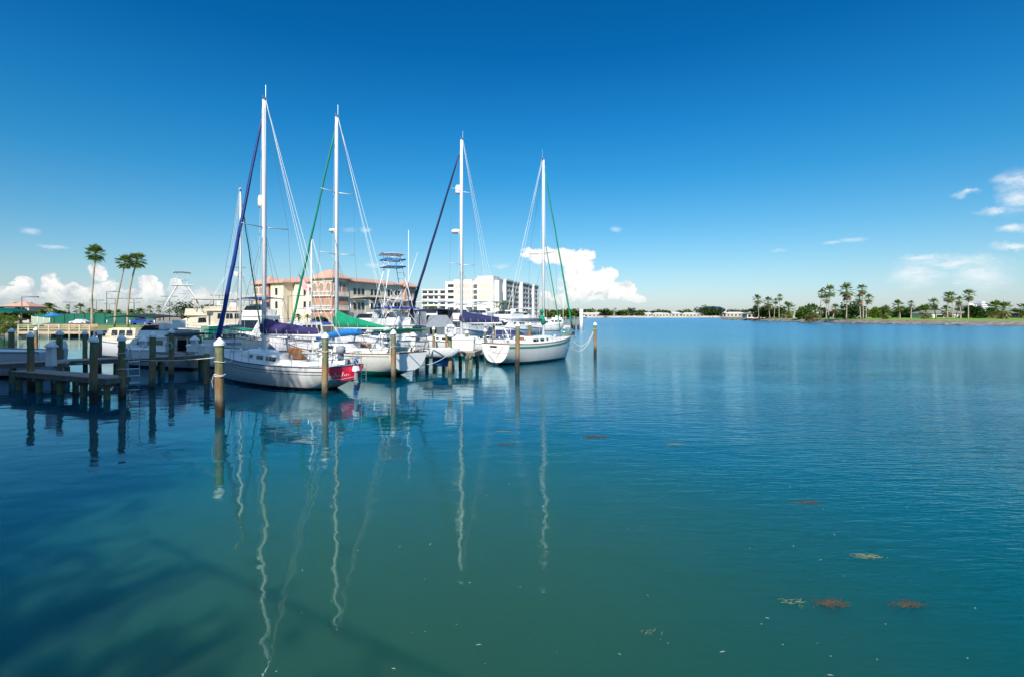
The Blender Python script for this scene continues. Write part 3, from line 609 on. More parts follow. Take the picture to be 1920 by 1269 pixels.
# ------------------------------------------------------------------ motor boats (local: +x bow)
def powerboat(label, stern, bow, beam, hm, fb=(1.1, 1.7), cab=(.28, .72, 1.15), fly=None, canopy=None, tower=None, body=None, group='motor boats in the marina', rail=True, cat='motor boat', name='motor_yacht', windows=3, outrig=False, curtains=None, trim=None):
    sx, sy = stern; bx, by = bow; loa = math.hypot(bx-sx, by-sy); rz = math.atan2(by-sy, bx-sx); body = body or M['gel']
    e = empty(name, (sx, sy, 0), rz, label, cat, group)
    F = (lambda t: beam/2*(.92+.08*math.sin(t*3) if t < .5 else max(0, 1-((t-.5)/.5)**2.6)**.9), lambda t: lerp(fb[0], fb[1], t**1.6), lambda t: -.4 if t < .72 else lerp(-.4, fb[1]-.1, ((t-.72)/.28)**2))
    b, sh, zb = F; mb, rings = hull_mb(loa, beam, F, 16, 6); mb.build('hull', hm, e)
    q = MB(); q.poly([(p[0]-.01, p[1], p[2]) for p in rings[0]]); q.build('transom', hm, e)
    q = MB(); q.loft([[(t*loa, B*b(t)*.99, sh(t)-.03+.06*(1-B*B)) for B in (-1, -.5, 0, .5, 1)] for t in [k/14*.995 for k in range(15)]]); q.build('deck', M['deck'], e)
    q = MB()
    for s in (-1, 1): q.tube([(t*loa, s*b(t)*1.005, sh(t)) for t in [k/14*.99 for k in range(15)]], .04, 5)
    q.build('rub_rail', trim or M['grey'], e)
    x0, x1, H = cab[0]*loa, cab[1]*loa, cab[2]; W = beam*.40
    z = sh(.5)-.05
    q = MB(); rows = []
    for f, hh, ww in ((0, 1, 1), (.55, 1, 1), (.72, .92, .95), (1.0, .08, .7)):
        x = lerp(x0, x1, f); rows.append([(x, -W*ww, z), (x, -W*ww*.93, z+H*hh), (x, W*ww*.93, z+H*hh), (x, W*ww, z)])
    q.loft(rows, smooth=False); q.poly(rows[0][::-1]); K = q.build('cabin', body, e)
    nw = windows
    for s in (-1, 1):
        for k in range(nw):
            fa, fb_ = .06+k*.58/nw, .06+(k+.84)*.58/nw; p = MB()
            p.poly([(lerp(x0, x1, fa), s*(W*.968+.012), z+H*.48), (lerp(x0, x1, fb_), s*(W*.968+.012), z+H*.48), (lerp(x0, x1, fb_-.01), s*(W*.942+.012), z+H*.85), (lerp(x0, x1, fa+.01), s*(W*.942+.012), z+H*.85)])
            p.build('window', M['glass'], K)
    p = MB(); xa, xb = lerp(x0, x1, .76), lerp(x0, x1, .93); p.poly([(xa+.02, -W*.82, z+H*.82), (xb, -W*.70, z+H*.33), (xb, W*.70, z+H*.33), (xa+.02, W*.82, z+H*.82)]); p.build('windscreen', M['glass'], K)
    q = MB(); q.box((x0-.02, .2, z+H*.42), (.05, .65, H*.8)); q.build('door', M['glass'], K)
    ztop = z+H
    if fly:
        f0, f1, fh = fly; a, c = f0*loa, f1*loa
        q = MB(); q.b2(a, c, -W*1.0, W*1.0, ztop+.01, ztop+.09); q.box(((a+c)/2+.15, 0, ztop+.09+fh/2), (c-a-.3, W*1.8, fh), tx=-.0, ty=.06, skew=-.12); fl = q.build('flybridge', body, e)
        q = MB(); q.box((a+(c-a)*.55, 0, ztop+fh+.32), (.5, 1.0, .5), tx=.2); q.build('helm_console', M['gel'], fl)
        q = MB(); q.box((a+(c-a)*.3, 0, ztop+fh+.3), (.5, .9, .12)); q.box((a+(c-a)*.3-.22, 0, ztop+fh+.55), (.08, .9, .45)); q.build('helm_seat', M['gel'], fl)
        q = MB(); q.poly([(c-.05, -W*.8, ztop+fh+.05), (c-.05, W*.8, ztop+fh+.05), (c-.28, W*.7, ztop+fh+.42), (c-.28, -W*.7, ztop+fh+.42)]); q.build('fly_screen', M['glass'], fl)
        ztop2 = ztop+fh
    else: ztop2 = ztop
    if canopy:
        cm, a, c, zc, sag = canopy; a *= loa; c *= loa; q = MB(); rows = []
        for i in range(9):
            f = i/8; rows.append([(lerp(a, c, f), y*W, zc+sag*math.sin(math.pi*f)*.8-.10*y*y) for y in (-1.05, -.5, 0, .5, 1.05)])
        q.loft(rows); lo = [[(x, y, zz-.07) for x, y, zz in r_] for r_ in rows]; q.loft(lo)
        for u in (0, -1): q.loft([rows[u], lo[u]])
        for u in (0, -1): q.loft([[r_[u] for r_ in rows], [r_[u] for r_ in lo]])
        cn = q.build('canopy', cm, e)
        for x in (a+.1, (a+c)/2, c-.1):
            for s in (-1, 1): p = MB(); p.tube([(x, s*W*.98, min(ztop, zc-1.2)), (x, s*W*.98, zc-.1)], .022, 5); p.build('pole', M['steel'], cn)
        if curtains:
            for s in (-1, 1):
                p = MB(); p.poly([(a+.1, s*W*1.0, zc-.12), (c-.1, s*W*1.0, zc-.12), (c+.2, s*W*1.0, ztop+.05), (a+.1, s*W*1.0, ztop+.05)]); p.build('side_curtain', curtains, cn)
    if rail:
        q = MB(); ts = [.45, .58, .70, .80, .90, .97]
        for s in (-1, 1):
            for t in ts: q.tube([(t*loa, s*b(t)*.93, sh(t)), (t*loa+.04, s*b(t)*.95, sh(t)+.68)], .014, 4)
            for h in (.36, .68): q.tube([(t*loa+.04, s*b(t)*.95, sh(t)+h) for t in ts]+[(loa+.18, 0, sh(1)+h)], .016, 4)
        q.build('bow_rail', M['steel'], e)
    if tower:
        zt, tm, zmid, xoff = tower[:4]; ts_ = tower[4] if len(tower) > 4 else 1; a, c = loa*xoff-1.1*ts_*1.5, loa*xoff+1.0*ts_*1.5
        q = MB()
        for s in (-1, 1):
            for x, xt in ((a, -.55), (c, .5)):
                q.tube([(x, s*W*.95, ztop2-.4), ((x+loa*xoff+xt)/2, s*W*.72, (ztop2+zt)/2), (loa*xoff+xt, s*W*.46, zt)], .035*ts_**1.6, 5)
            q.tube([(a, s*W*.95, ztop2-.4), (loa*xoff+.5, s*W*.6, lerp(ztop2, zt, .55))], .02, 4); q.tube([(c, s*W*.95, ztop2-.4), (loa*xoff-.55, s*W*.6, lerp(ztop2, zt, .55))], .02, 4)
        for k in range(1, 9):
            f = k/9; zz = lerp(ztop2, zt, f); ww = W*lerp(.95, .46, f); xx = loa*xoff+lerp(-1.1, -.55, f)
            q.tube([(xx, -ww, zz), (xx, ww, zz)], .018, 4)
            if k % 3 == 0:
                x2 = loa*xoff+lerp(1.0, .5, f)
                for s in (-1, 1): q.tube([(xx, s*ww, zz), (x2, s*ww, zz)], .018, 4)
        tw = q.build('tuna_tower', tm, e)
        q = MB(); q.box((loa*xoff, 0, zt+.03), (1.7*ts_, W*1.15, .09)); q.tube([(loa*xoff+.7*math.cos(k*math.pi/6), W*.6*math.sin(k*math.pi/6), zt+.75) for k in range(13)], .025, 5)
        for k in range(4): q.tube([(loa*xoff+.7*math.cos(k*math.pi/2+.78), W*.6*math.sin(k*math.pi/2+.78), zt+.05), (loa*xoff+.7*math.cos(k*math.pi/2+.78), W*.6*math.sin(k*math.pi/2+.78), zt+.76)], .02, 4)
        q.box((loa*xoff+.3, 0, zt+.6), (.35, .5, .4)); q.build('lookout_platform', tm, tw)
        if zmid:
            q = MB(); rows = []
            for i in range(5): f = i/4; rows.append([(loa*xoff-1.0+2.0*f, y*W*.62, zmid+.10-.12*y*y-.05*(2*f-1)**2) for y in (-1, -.5, 0, .5, 1)])
            q.loft(rows); q.loft([[(x, y, zz-.06) for x, y, zz in r_] for r_ in rows]); top_ = q.build('tower_top', tm, tw)
            p = MB()
            for s in (-1, 1):
                for x in (-.6, .6): p.tube([(loa*xoff+x, s*W*.5, zt), (loa*xoff+x, s*W*.5, zmid)], .02, 4)
            p.build('pole', tm, top_)
    if outrig:
        q = MB()
        for s in (-1, 1): q.tube([(loa*.5, s*W, ztop-.3), (loa*.28, s*W*2.4, ztop+6.0)], [.035, .012], 5)
        q.build('outrigger', M['gel'], e)
    e['ztop'] = ztop2
    return e, loa, W, ztop2, sh
hp = hullpaint('motor_white', (.76, .77, .80), (.03, .035, .05), (.02, .02, .03), .03, .12)
hc = hullpaint('motor_cream', (.72, .70, .63), (.10, .10, .10), (.03, .03, .03), .03, .12)
ho = hullpaint('open_boat_white', (.70, .71, .76), (.015, .015, .02), (.01, .01, .015), .10, .14)
# far-left open boat with its outboard towards the finger pier
e_, loa_, W_, zt_, sh_f = powerboat('white open fishing boat behind the left end of the dock with raised white outboard', (-26.3, 29.4), (-36.5, 27.6), 2.6, ho, fb=(1.40, 1.9), cab=(.55, .66, .9), rail=False, windows=1)
outboard(e_, -.15, 0, 1.45, 1.25)
# shaded sport cruiser behind the dock
e_, loa_, W_, zt_, sh_f = powerboat('shaded white sport cruiser with black flybridge cover and curved bow rail facing the lawn', (-19.9, 33.6), (-27.9, 36.6), 3.3, hp, fb=(1.0, 1.4), cab=(.26, .80, .85), fly=(.24, .60, .40), canopy=(M['black'], .02, .26, 2.25, .05))
q = MB(); q.box((loa_*.43, 0, zt_+.06), (2.6, W_*1.6, .12), tx=.25, ty=.2); q.build('bridge_cover', M['black'], e_)
# big cream yacht behind with the white tower
e_, loa_, W_, zt_, sh_f = powerboat('large cream motor yacht with dark upper windows and white lattice tower', (-36.5, 73), (-47.5, 66), 4.6, hc, fb=(1.5, 2.2), cab=(.06, .84, 1.7), fly=(.03, .66, .85), tower=(7.4, M['gel'], 9.2, .68, 1.45), body=M['cream'], windows=5, outrig=True)
q = MB(); q.b2(.2, loa_*.60, -W_*1.08, W_*1.08, zt_+1.35, zt_+1.45); ht = q.build('hard_top', M['cream'], e_)
for x in (.4, loa_*.2, loa_*.4, loa_*.57):
    for s in (-1, 1): q = MB(); q.tube([(x, s*W_, zt_-.1), (x-.1, s*W_, zt_+1.36)], .05, 5); q.build('pole', M['cream'], ht)
e_, *_ = powerboat('dark canopied cruiser between the lawn and the cream yacht', (-27.2, 41.0), (-36.5, 45.0), 3.4, hp, fb=(1.1, 1.6), cab=(.25, .75, 1.2), canopy=(M['black'], .0, .62, 3.35, .22), body=M['cream'])
powerboat('green hulled trawler with pale lettered transom and cream cabin below the blue furled headsail', (-36.6, 61.0), (-28.5, 68.5), 4.4, hg, fb=(2.2, 2.4), cab=(.05, .62, 1.7), fly=(.0, .5, .5), body=M['cream'], windows=4, trim=M['gel'])
# trawlers with blue canvas left of the purple cover
powerboat('white trawler with navy wheelhouse windows and blue canvas behind the thin mast', (-21.5, 47.5), (-24.0, 42.0), 3.6, hp, fb=(1.3, 1.9), cab=(.2, .66, 1.9), fly=(.2, .5, .5), canopy=(M['blue'], .15, .55, 5.0, .1), windows=3)
powerboat('white cruiser with pale canopy moored behind the purple sail cover', (-17.0, 47.0), (-20.8, 42.2), 3.4, hp, fb=(1.2, 1.7), cab=(.2, .7, 1.5), canopy=(M['gel'], .05, .4, 4.1, .1), windows=4)
powerboat('white cruiser with black bimini moored left of the fishing tower', (-12.2, 52.0), (-15.8, 46.2), 3.4, hp, fb=(1.2, 1.8), cab=(.25, .7, 1.2), fly=(.2, .55, .6), canopy=(M['black'], .15, .62, 5.1, .12), windows=3)
powerboat('white cruiser with second black bimini beside the fishing tower boat', (-12.3, 58.0), (-13.6, 50.5), 3.4, hp, fb=(1.2, 1.8), cab=(.25, .7, 1.3), fly=(.2, .55, .6), canopy=(M['black'], .15, .55, 5.0, .1), windows=3)
# the sport-fisher with the tall pale tower and blue canvas
e_, loa_, W_, zt_, sh_f = powerboat('white sport fishing boat with tall pale ladder tower and blue bridge canvas', (-8.1, 45.6), (-13.3, 42.2), 3.5, hp, fb=(1.2, 1.8), cab=(.22, .72, 1.2), fly=(.2, .58, .6), canopy=(M['blue'], .12, .64, 4.15, .05), tower=(7.6, M['alu'], 8.7, .42), windows=3, outrig=True)
q = MB()
for z_ in (7.55, 8.15): q.tube([(loa_*.42-.8, -W_*.62, z_+.05), (loa_*.42+.8, -W_*.62, z_+.05), (loa_*.42+.8, W_*.62, z_+.05), (loa_*.42-.8, W_*.62, z_+.05), (loa_*.42-.8, -W_*.62, z_+.05)], .07, 6)
q.build('tower_padding', M['sky_blue'], e_)
e_, loa_, W_, zt_, sh_f = powerboat('white cruiser wrapped in grey canvas with dark top right of the blue canvas', (-6.4, 47.0), (-10.6, 52.8), 3.5, hp, fb=(1.2, 1.8), cab=(.2, .72, 1.1), canopy=(M['navy'], .05, .5, 4.0, .05), curtains=M['grey'], windows=3)
q = MB(); q.box((loa_*.30, 0, zt_+.45), (loa_*.52, W_*2.2, 1.1), ty=.45, tx=.2); q.build('canvas_cover', M['grey'], e_)
# white yachts nearer the condominium
for k, (sx, sy, bx, by, lb, fl, cn) in enumerate([
        (-9.0, 72, -12.5, 63.5, 'white motor yacht with wide white hardtop below the low condominium wing', (.1, .6, .7), (M['gel'], .05, .62, 5.3, .1)),
        (-4.4, 66, -8.0, 57.5, 'white motor yacht with raked flybridge left of the life ring', (.15, .6, .7), (M['gel'], .12, .5, 4.9, .1)),
        (-3.0, 82, -6.5, 72, 'tallest white motor yacht behind the two spreader mast', (.1, .6, .8), (M['gel'], .1, .5, 5.6, .1)),
        (1.2, 74, -3.0, 68, 'white flybridge yacht behind the purple sail cover of the tall masted boat', (.15, .6, .6), None),
        (3.6, 86, -.8, 80, 'white express yacht below the condominium palms', (.15, .5, .5), (M['gel'], .1, .45, 4.6, .1)),
        ]):
    powerboat(lb, (sx, sy), (bx, by), 4.2, hp, fb=(1.4, 2.1), cab=(.15, .78, 1.4), fly=fl, canopy=cn, windows=4, rail=k < 3)
e_, *_ = powerboat('small navy covered runabout right of the tall masted sailboat', (1.0, 49.6), (-3.2, 51.8), 2.4, hp, fb=(.9, 1.2), cab=(.3, .7, .5), rail=False, windows=1)
q = MB(); q.loft([[(x, y*(1.25 if x < 3.6 else .4), 1.25+.75*(1-y*y)*(1 if .4 < x < 4 else .2)) for y in (-1, -.5, 0, .5, 1)] for x in (0, .5, 1.8, 3.2, 4.6)]); q.build('boat_cover', M['navy'], e_)
for k, (px, Y, ang, lb) in enumerate([(1012, 118, 185, 'white cabin cruiser docked at the far pier left of the green stay'), (1040, 122, 178, 'second white cruiser at the far pier right of the bare mast'), (1068, 126, 182, 'white cruiser with pale top nearest the tall white pier post'),
                                      (985, 112, 10, 'white skiff at the left end of the far pier')]):
    X = gx(px, Y); a = R(ang); powerboat(lb, (X, Y), (X+9*math.cos(a), Y+9*math.sin(a)), 3.4, hp, fb=(1.1, 1.7), cab=(.2, .75, 1.2), fly=(.2, .5, .4) if k != 3 else None, windows=3, rail=False)
# ------------------------------------------------------------------ pilings: each a thing (> post, cap)
PG = 'wooden mooring pilings with white cone caps'
pv = []
for k in range(4):                               # four different weathered posts
    rk = random.Random(40+k); q = MB(); rings = []
    for i in range(15):
        z = -.9+i*.28; r_ = .152*(1-.02*i*.3)*(1+rk.uniform(-.02, .02))*(1.12 if .0 < z+.3 < .5 else 1); ox, oy = rk.uniform(-.012, .012), rk.uniform(-.012, .012)
        rings.append([(ox+r_*math.cos(a)*(1+.03*math.sin(3*a+k)), oy+r_*math.sin(a), min(z, 3)) for a in [2*math.pi*j/14 for j in range(14)]])
    q.loft(rings, closed=True, cap=True); o = q.build('post', M['pile']); pv.append(o.data); bpy.data.objects.remove(o)
def piling(px, ywl, h, label, wrap=None, lean=0, r=1.0, capped=True, Y=None):
    Y = Y or CAMZ*960/(ywl-HZ); X = gx(px, Y); e = empty('piling', (X, Y, 0), rnd.uniform(0, 6), label, 'piling', PG); e.rotation_euler.x = lean+rnd.uniform(-.012, .012); e.rotation_euler.y = rnd.uniform(-.016, .016)
    p = bpy.data.objects.new('post', pv[rnd.randrange(4)]); C.objects.link(p); p.parent = e
    sz = (h+.9)/3.9; p.scale = (r, r, 1); p.location = (0, 0, h-3.0)
    if capped:
        q = MB(); q.lathe([(.182*r, h-.06), (.182*r, h+.02), (.17*r, h+.05), (.02, h+.20), (0, h+.205)], n=16); q.build('cap', M['cap'], e)
    if wrap:
        q = MB()
        for j, z in enumerate(wrap):
            q.tube([((.17*r)*math.cos(a), (.17*r)*math.sin(a), z+.02*math.sin(a*2+j)) for a in [k*math.pi/6 for k in range(13)]], .018, 5)
        q.tube([(.18, -.1, wrap[-1]), (.22, -.12, wrap[-1]-.2), (.2, -.1, wrap[-1]-.38)], .016, 4); q.build('rope_wrap', M['rope'], e)
    return e
PL = [(58, 731, 2.47, 'leftmost tall shaded piling in front of the long dock', None), (111, 718, 2.5, 'shaded piling behind the left end of the finger pier', None), (160, 704, 2.4, 'slim shaded piling behind the dock left of the lawn', None),
      (68, 672, 2.3, 'far shaded piling just right of the leftmost tall one', None), (186, 700, 2.35, 'far shaded piling standing below the lawn edge', None), (175, 754, 2.43, 'shaded piling at the near edge of the finger pier', None),
      (230, 745, 2.42, 'shaded piling holding the mooring line next to the steel ladder', [1.85, 1.2]), (285, 727, 2.45, 'shaded piling rising through the dock in front of the sport cruiser', None), (321, 706, 2.5, 'piling behind the dock with a white ring hung on it', None),
      (412, 780, 2.46, 'nearest sunlit piling with rope wraps at the bow of the purple covered sailboat', [1.85, 1.42, 1.38]), (609, 742, 2.5, 'greenish piling beside the crimson transom', [1.9]),
      (738, 714, 2.5, 'piling with orange lower half beside the tender', [1.8]), (844, 698, 2.3, 'piling with the life ring and rope beside the dock box', [1.5, 1.45]), (813, 668, 2.3, 'thin far piling behind the end of the planked dock', None),
      (837, 668, 2.3, 'thin far piling just left of the life ring', None), (970, 699, 2.82, 'mossy piling in front of the white rounded transom', None), (1116, 667, 2.65, 'lone piling standing in open water right of all the boats', [2.3]),
      (926, 668, 2.6, 'far piling behind the stern of the grey boomed sailboat', None), (993, 662, 2.6, 'thick far piling behind the deck of the grey boomed sailboat', None), (910, 672, 2.2, 'short piling with tiny cap left of the rounded transom', None),
      (875, 675, 2.1, 'piling foot between the dock box and the rounded transom', None), (388, 718, 1.5, 'dark stub at the right end of the long dock', None), (-12, 735, 2.2, 'piling cut by the left edge of the picture', None),
      (22, 690, 2.4, 'dark piling behind the open fishing boat near the left edge', None), (444, 668, 2.5, 'dark piling behind the bow of the purple covered sailboat', None)]
for px, y, h, lb, wr in PL: piling(px, y, h, lb, wr, r=1.1 if px in (22, 993) else (.8 if px in (813, 837, 160, 186, 910) else (1 if px == 412 else .92)), capped=px != 388)
# hanging ring on the piling behind the dock
Yr = CAMZ*960/(706-HZ); q = MB(); q.tube([(.19*math.cos(a), 0, .19*math.sin(a)) for a in [k*math.pi/8 for k in range(17)]], .025, 6); tag(q.build('rope_ring', M['rope'], loc=(gx(321, Yr), Yr-.21, 1.75)), 'small white ring hanging on the piling behind the dock', 'ring')
# ------------------------------------------------------------------ docks
def dock(label, pts, wdt, z=1.0, under=3.0, posts=True, plank=.15):
    """pts: centre line start / end"""
    (x0, y0), (x1, y1) = pts; L_ = math.hypot(x1-x0, y1-y0); rz = math.atan2(y1-y0, x1-x0); e = empty('dock', (x0, y0, 0), rz, label, 'dock', 'wooden docks')
    q = MB(); n = int(L_/plank); rk = random.Random(int(L_*10))
    for i in range(n):
        a = i*L_/n; zz = z+rk.uniform(-.006, .006); q.b2(a+.006, a+L_/n-.006, -wdt/2+rk.uniform(-.015, .015), wdt/2+rk.uniform(-.015, .015), zz-.045, zz)
    q.build('planking', M['wood'], e)
    q = MB()
    for s in (-1, 1): q.b2(0, L_, s*(wdt/2-.06)-.04, s*(wdt/2-.06)+.04, z-.25, z-.05)
    q.b2(.0, .07, -wdt/2+.1, wdt/2-.1, z-.24, z-.05); q.b2(L_-.07, L_, -wdt/2+.1, wdt/2-.1, z-.24, z-.05)
    q.build('stringer', M['fascia'], e)
    k = int(L_/under)+1
    for i in range(k):
        a = .3+i*(L_-.6)/max(1, k-1)
        p = MB(); p.b2(a-.07, a+.07, -wdt/2-.05, wdt/2+.05, z-.38, z-.255); p.build('cross_beam', M['fascia'], e)
        for s in (-1, 1):
            if posts: p = bpy.data.objects.new('support_post', pv[(i+(s > 0)) % 4]); C.objects.link(p); p.parent = e; p.location = (a, s*(wdt/2-.2), z-.38-3.0); p.scale = (.85, .85, 1)
    return e
Y0, Y1 = 24.2, 32.4
dock('long shaded dock running from the left edge to the bow of the purple covered sailboat', ((-31, 22.2), (gx(392, Y1)-.1, Y1)), 1.5, 1.0, 2.2)
dock('short low finger pier branching off the long dock', ((-22.9, 24.0), (-16.2, 21.1)), .95, .88, 1.7)
dock('sunlit planked dock end with dark pilings below beside the tender', ((-6.3, 34.2), (-2.2, 33.7)), 2.6, 1.12, 1.15)
dock('far dock running behind the two spreader mast boat', ((-4.2, 56), (3.0, 58)), 1.6, 1.1, 2.4)
dock('far planked pier ending at the tall white post', ((gx(960, 128), 131), (gx(1092, 128), 128)), 2.6, 1.3, 2.2)
q = MB(); q.tube([(0, 0, -.8), (0, 0, 4.8)], .45, 10); q.lathe([(.5, 4.75), (.5, 4.9), (0, 5.0)], n=10); tag(q.build('pier_post', M['cap'], loc=(gx(1090, 125), 125, 0)), 'tall thick white post at the end of the far pier', 'post')
for k, px in enumerate((1052, 1060, 1068, 1076, 1083)):
    q = MB(); q.tube([(0, 0, -.8), (0, 0, 3.0+.3*(k % 2))], .22, 8); tag(q.build('pier_piling', M['pile'], loc=(gx(px, 127), 126, 0)), 'one of five slim pilings along the far pier left of the white post', 'piling', 'pilings along the far pier')
# ladder by the piling
e = empty('dock_ladder', (gx(251, 21.9), 21.9, .05), R(25), 'steel ladder hanging at the end of the finger pier', 'ladder'); q = MB()
for x in (-.2, .2): q.tube([(x, 0, 0), (x, 0, 1.9), (x, .25, 2.1)], .02, 5)
q.build('side_rail', M['steel'], e)
for k in range(5): q = MB(); q.tube([(-.2, 0, .2+.3*k), (.2, 0, .2+.3*k)], .016, 4); q.build('rung', M['steel'], e)
# dock boxes
def dockbox(px, Y, z, s, lb, m=None, rz=0):
    e = empty('dock_box', (gx(px, Y), Y, z), rz, lb, 'dock box', 'white dock boxes'); q = MB(); q.box((0, 0, .3*s), (1.25*s, .6*s, .6*s), tx=-.04); q.build('box', m or M['gel'], e)
    q = MB(); q.box((0, 0, .66*s), (1.36*s, .7*s, .12*s), tx=.08, ty=.3); q.build('lid', M['gel'], e); return e
dockbox(868, 34.0, 1.12, 1.2, 'large white dock box behind the life ring piling', rz=R(-6))
dockbox(270, 29.2, 1.0, .8, 'white dock box on the long dock in front of the sport cruiser')
dockbox(372, 32.0, 1.0, .9, 'white dock box near the right end of the long dock')
# power pedestals: cone-capped white posts by the boats
for px, Y, z, lb in ((96, 24.7, 1.0, 'white power pedestal beside the outboard of the open boat'), (269, 30.4, 1.0, 'white power pedestal behind the shaded dock box'), (365, 31.6, 1.0, 'white power pedestal near the right end of the long dock'), (775, 34.6, 1.12, 'white power pedestal behind the tender')):
    e = empty('power_pedestal', (gx(px, Y), Y, z), 0, lb, 'pedestal', 'white power pedestals'); q = MB(); q.box((0, 0, .45), (.32, .28, .9), tx=.1, ty=.1); q.build('body', M['gel'], e)
    q = MB(); q.lathe([(.28, .9), (.28, .94), (.05, 1.16), (0, 1.17)], n=12); q.build('cap', M['cap'], e)
# life ring on its piling
Yl = CAMZ*960/(698-HZ); q = MB(); n = 20; q.tube([(.30*math.cos(2*math.pi*k/n), 0, .30*math.sin(2*math.pi*k/n)) for k in range(n+1)], .095, 8)
lr = tag(q.build('life_ring', M['cap'], loc=(gx(845, Yl-.32), Yl-.32, gz(620, Yl))), 'white life ring hung on top of its piling', 'life ring')
for k in range(4):
    a = k*math.pi/2+.78; p = MB(); p.tube([(.30*math.cos(a+d), 0, .30*math.sin(a+d)) for d in (-.12, 0, .12)], .10, 8); p.build('band', M['grey'], lr)
# blue drum fender under the planked dock
q = MB(); q.tube([(-.62, 0, 0), (-.58, 0, 0), (.58, 0, 0), (.62, 0, 0)], [.2, .27, .27, .2], 14); bf = tag(q.build('drum_fender', M['sky_blue'], loc=(gx(831, 31.2), 31.2, .62)), 'bright blue drum fender hanging below the planked dock', 'fender')
for x in (-.45, .45): q = MB(); q.tube([(x, 0, .2), (x*.9, .5, .62)], .02, 4); q.build('rope', M['rope'], bf)
# ------------------------------------------------------------------ mooring lines
def line(a, b, sag, label, r=.018, m=None, n=14):
    a, b = Vector(a), Vector(b); q = MB(); pts = []
    for i in range(n+1):
        t = i/n; p = a.lerp(b, t); p.z -= sag*4*t*(1-t); pts.append(p-a)
    q.tube(pts, r, 5); return tag(q.build('mooring_line', m or M['rope'], loc=a), label, 'rope', 'mooring lines')
def pxz(px, y, Y): return (gx(px, Y), Y, gz(y, Y))
line(pxz(232, 672, 21.1), pxz(410, 669, 17.25), .10, 'pale mooring line stretched from the ladder piling to the nearest sunlit piling')
line(pxz(413, 668, 17.25), pxz(440, 667, 27.6), .25, 'short line from the nearest sunlit piling to the bow of the purple covered boat')
line(pxz(1116, 612, 43.8), pxz(1076, 640, 42.9), .9, 'upper slack line from the lone piling to the bow of the grey boomed boat', .02)
line(pxz(1116, 615, 43.8), pxz(1064, 640, 41.8), 1.3, 'lower slack line from the lone piling to the bow of the grey boomed boat', .02)
line(pxz(738, 645, 26.6), pxz(700, 668, 29.3), .25, 'line from the orange stained piling to the green covered sailboat')
line(pxz(846, 660, 29.0), pxz(775, 682, 30.2), .3, 'slack line from the life ring piling towards the tender')
line(pxz(609, 658, 21.7), pxz(570, 664, 25.4), .25, 'line from the greenish piling to the deck of the purple covered boat')
line(pxz(970, 655, 30.4), pxz(912, 652, 35.4), .3, 'line from the mossy piling to the rounded transom')
line(pxz(285, 640, 24.1), pxz(240, 652, 34.0), .3, 'thin line from the shaded dock piling to the sport cruiser bow', .012)
# ------------------------------------------------------------------ land
grass = mat('lawn_grass', (.19, .34, .02), .9, col2=(.12, .24, .015), scale=.25, bump=.4, bscale=3)
grass2 = mat('park_grass', (.20, .34, .03), .9, col2=(.12, .22, .025), scale=.06)
earth = mat('ground_sand', (.28, .24, .17), .9, var=.3, scale=.2); asph = mat('asphalt', (.10, .10, .10), .9, var=.2, scale=.5)
conc = mat('seawall_concrete', (.24, .20, .15), .85, var=.4, scale=.8, bump=.4); rock = mat('riprap_rock', (.30, .25, .20), .9, col2=(.08, .07, .06), scale=.6)
SW = 88.0
main = [(-260, SW), (gx(296, SW), SW), (gx(296, SW)+6, SW+14), (-44, 112), (-36, 128), (-24, 150), (-14, 200), (-2, 262), (22, 330), (44, 420), (70, 620), (120, 880), (430, 980), (1500, 1100), (3400, 1300), (3400, 4800), (-3400, 4800), (-3400, 600), (-600, 100)]
q = MB(); q.prism(main, -2, 1.0); tag(q.build('ground', earth), kind='structure')
q = MB(); q.prism([(-262, SW+.5), (gx(296, SW)-.5, SW+.5), (gx(296, SW)+5, SW+14), (-47, 115), (-62, 128), (-262, 128)], 1.0, 1.012); tag(q.build('lawn', grass), kind='structure')
q = MB(); q.prism([(-300, 130), (-60, 130), (-46, 118), (-38, 132), (-26, 152), (-18, 196), (-60, 170), (-80, 152), (-300, 152)], 1.0, 1.016); tag(q.build('road', asph), kind='structure')
q = MB(); q.prism([(-262, SW-.35), (gx(296, SW), SW-.35), (gx(296, SW), SW-.01), (-262, SW-.01)], -1, .95); q.prism([(-262, SW-.5), (gx(296, SW)+.1, SW-.5), (gx(296, SW)+.1, SW+.45), (-262, SW+.45)], .95, 1.12); tag(q.build('seawall', conc), 'long weathered concrete seawall below the lawn', 'seawall')
# far-right peninsula: low park with a rock edge
pen = [(173, 392), (160, 300), (150, 214), (158, 186), (170, 170), (230, 150), (420, 160), (900, 400), (900, 700), (260, 640), (185, 450)]
q = MB(); n = len(pen); cx_, cy_ = 360, 380
rg = []
for f, z in ((0, -1), (0, .15), (.012, .8), (.02, 1.35), (.03, 1.5), (.12, 1.95), (.3, 2.1)): rg.append([(x+(cx_-x)*f, y+(cy_-y)*f, z) for x, y in pen])
fine = []
for ring in rg:
    o_ = []
    for i in range(n):
        a, b_ = Vector(ring[i]), Vector(ring[(i+1) % n]); m_ = max(2, int((b_-a).length/3)) if i < 6 or i == n-1 else 4
        for k in range(m_): o_.append(tuple(a.lerp(b_, k/m_)))
    fine.append(o_)
kk = min(len(r_) for r_ in fine)
def finer(ring, ref):
    o_ = []
    for i in range(n):
        a, b_ = Vector(ring[i]), Vector(ring[(i+1) % n]); A, B_ = Vector(ref[i]), Vector(ref[(i+1) % n]); m_ = max(2, int((B_-A).length/3))
        for k in range(m_): o_.append(a.lerp(b_, k/m_))
    return o_
rk = random.Random(3); RR = [finer(r_, rg[0]) for r_ in rg]
for j in (1, 2, 3):
    for p in RR[j]: p.x += rk.uniform(-.35, .35); p.y += rk.uniform(-.35, .35); p.z += rk.uniform(-.22, .22)
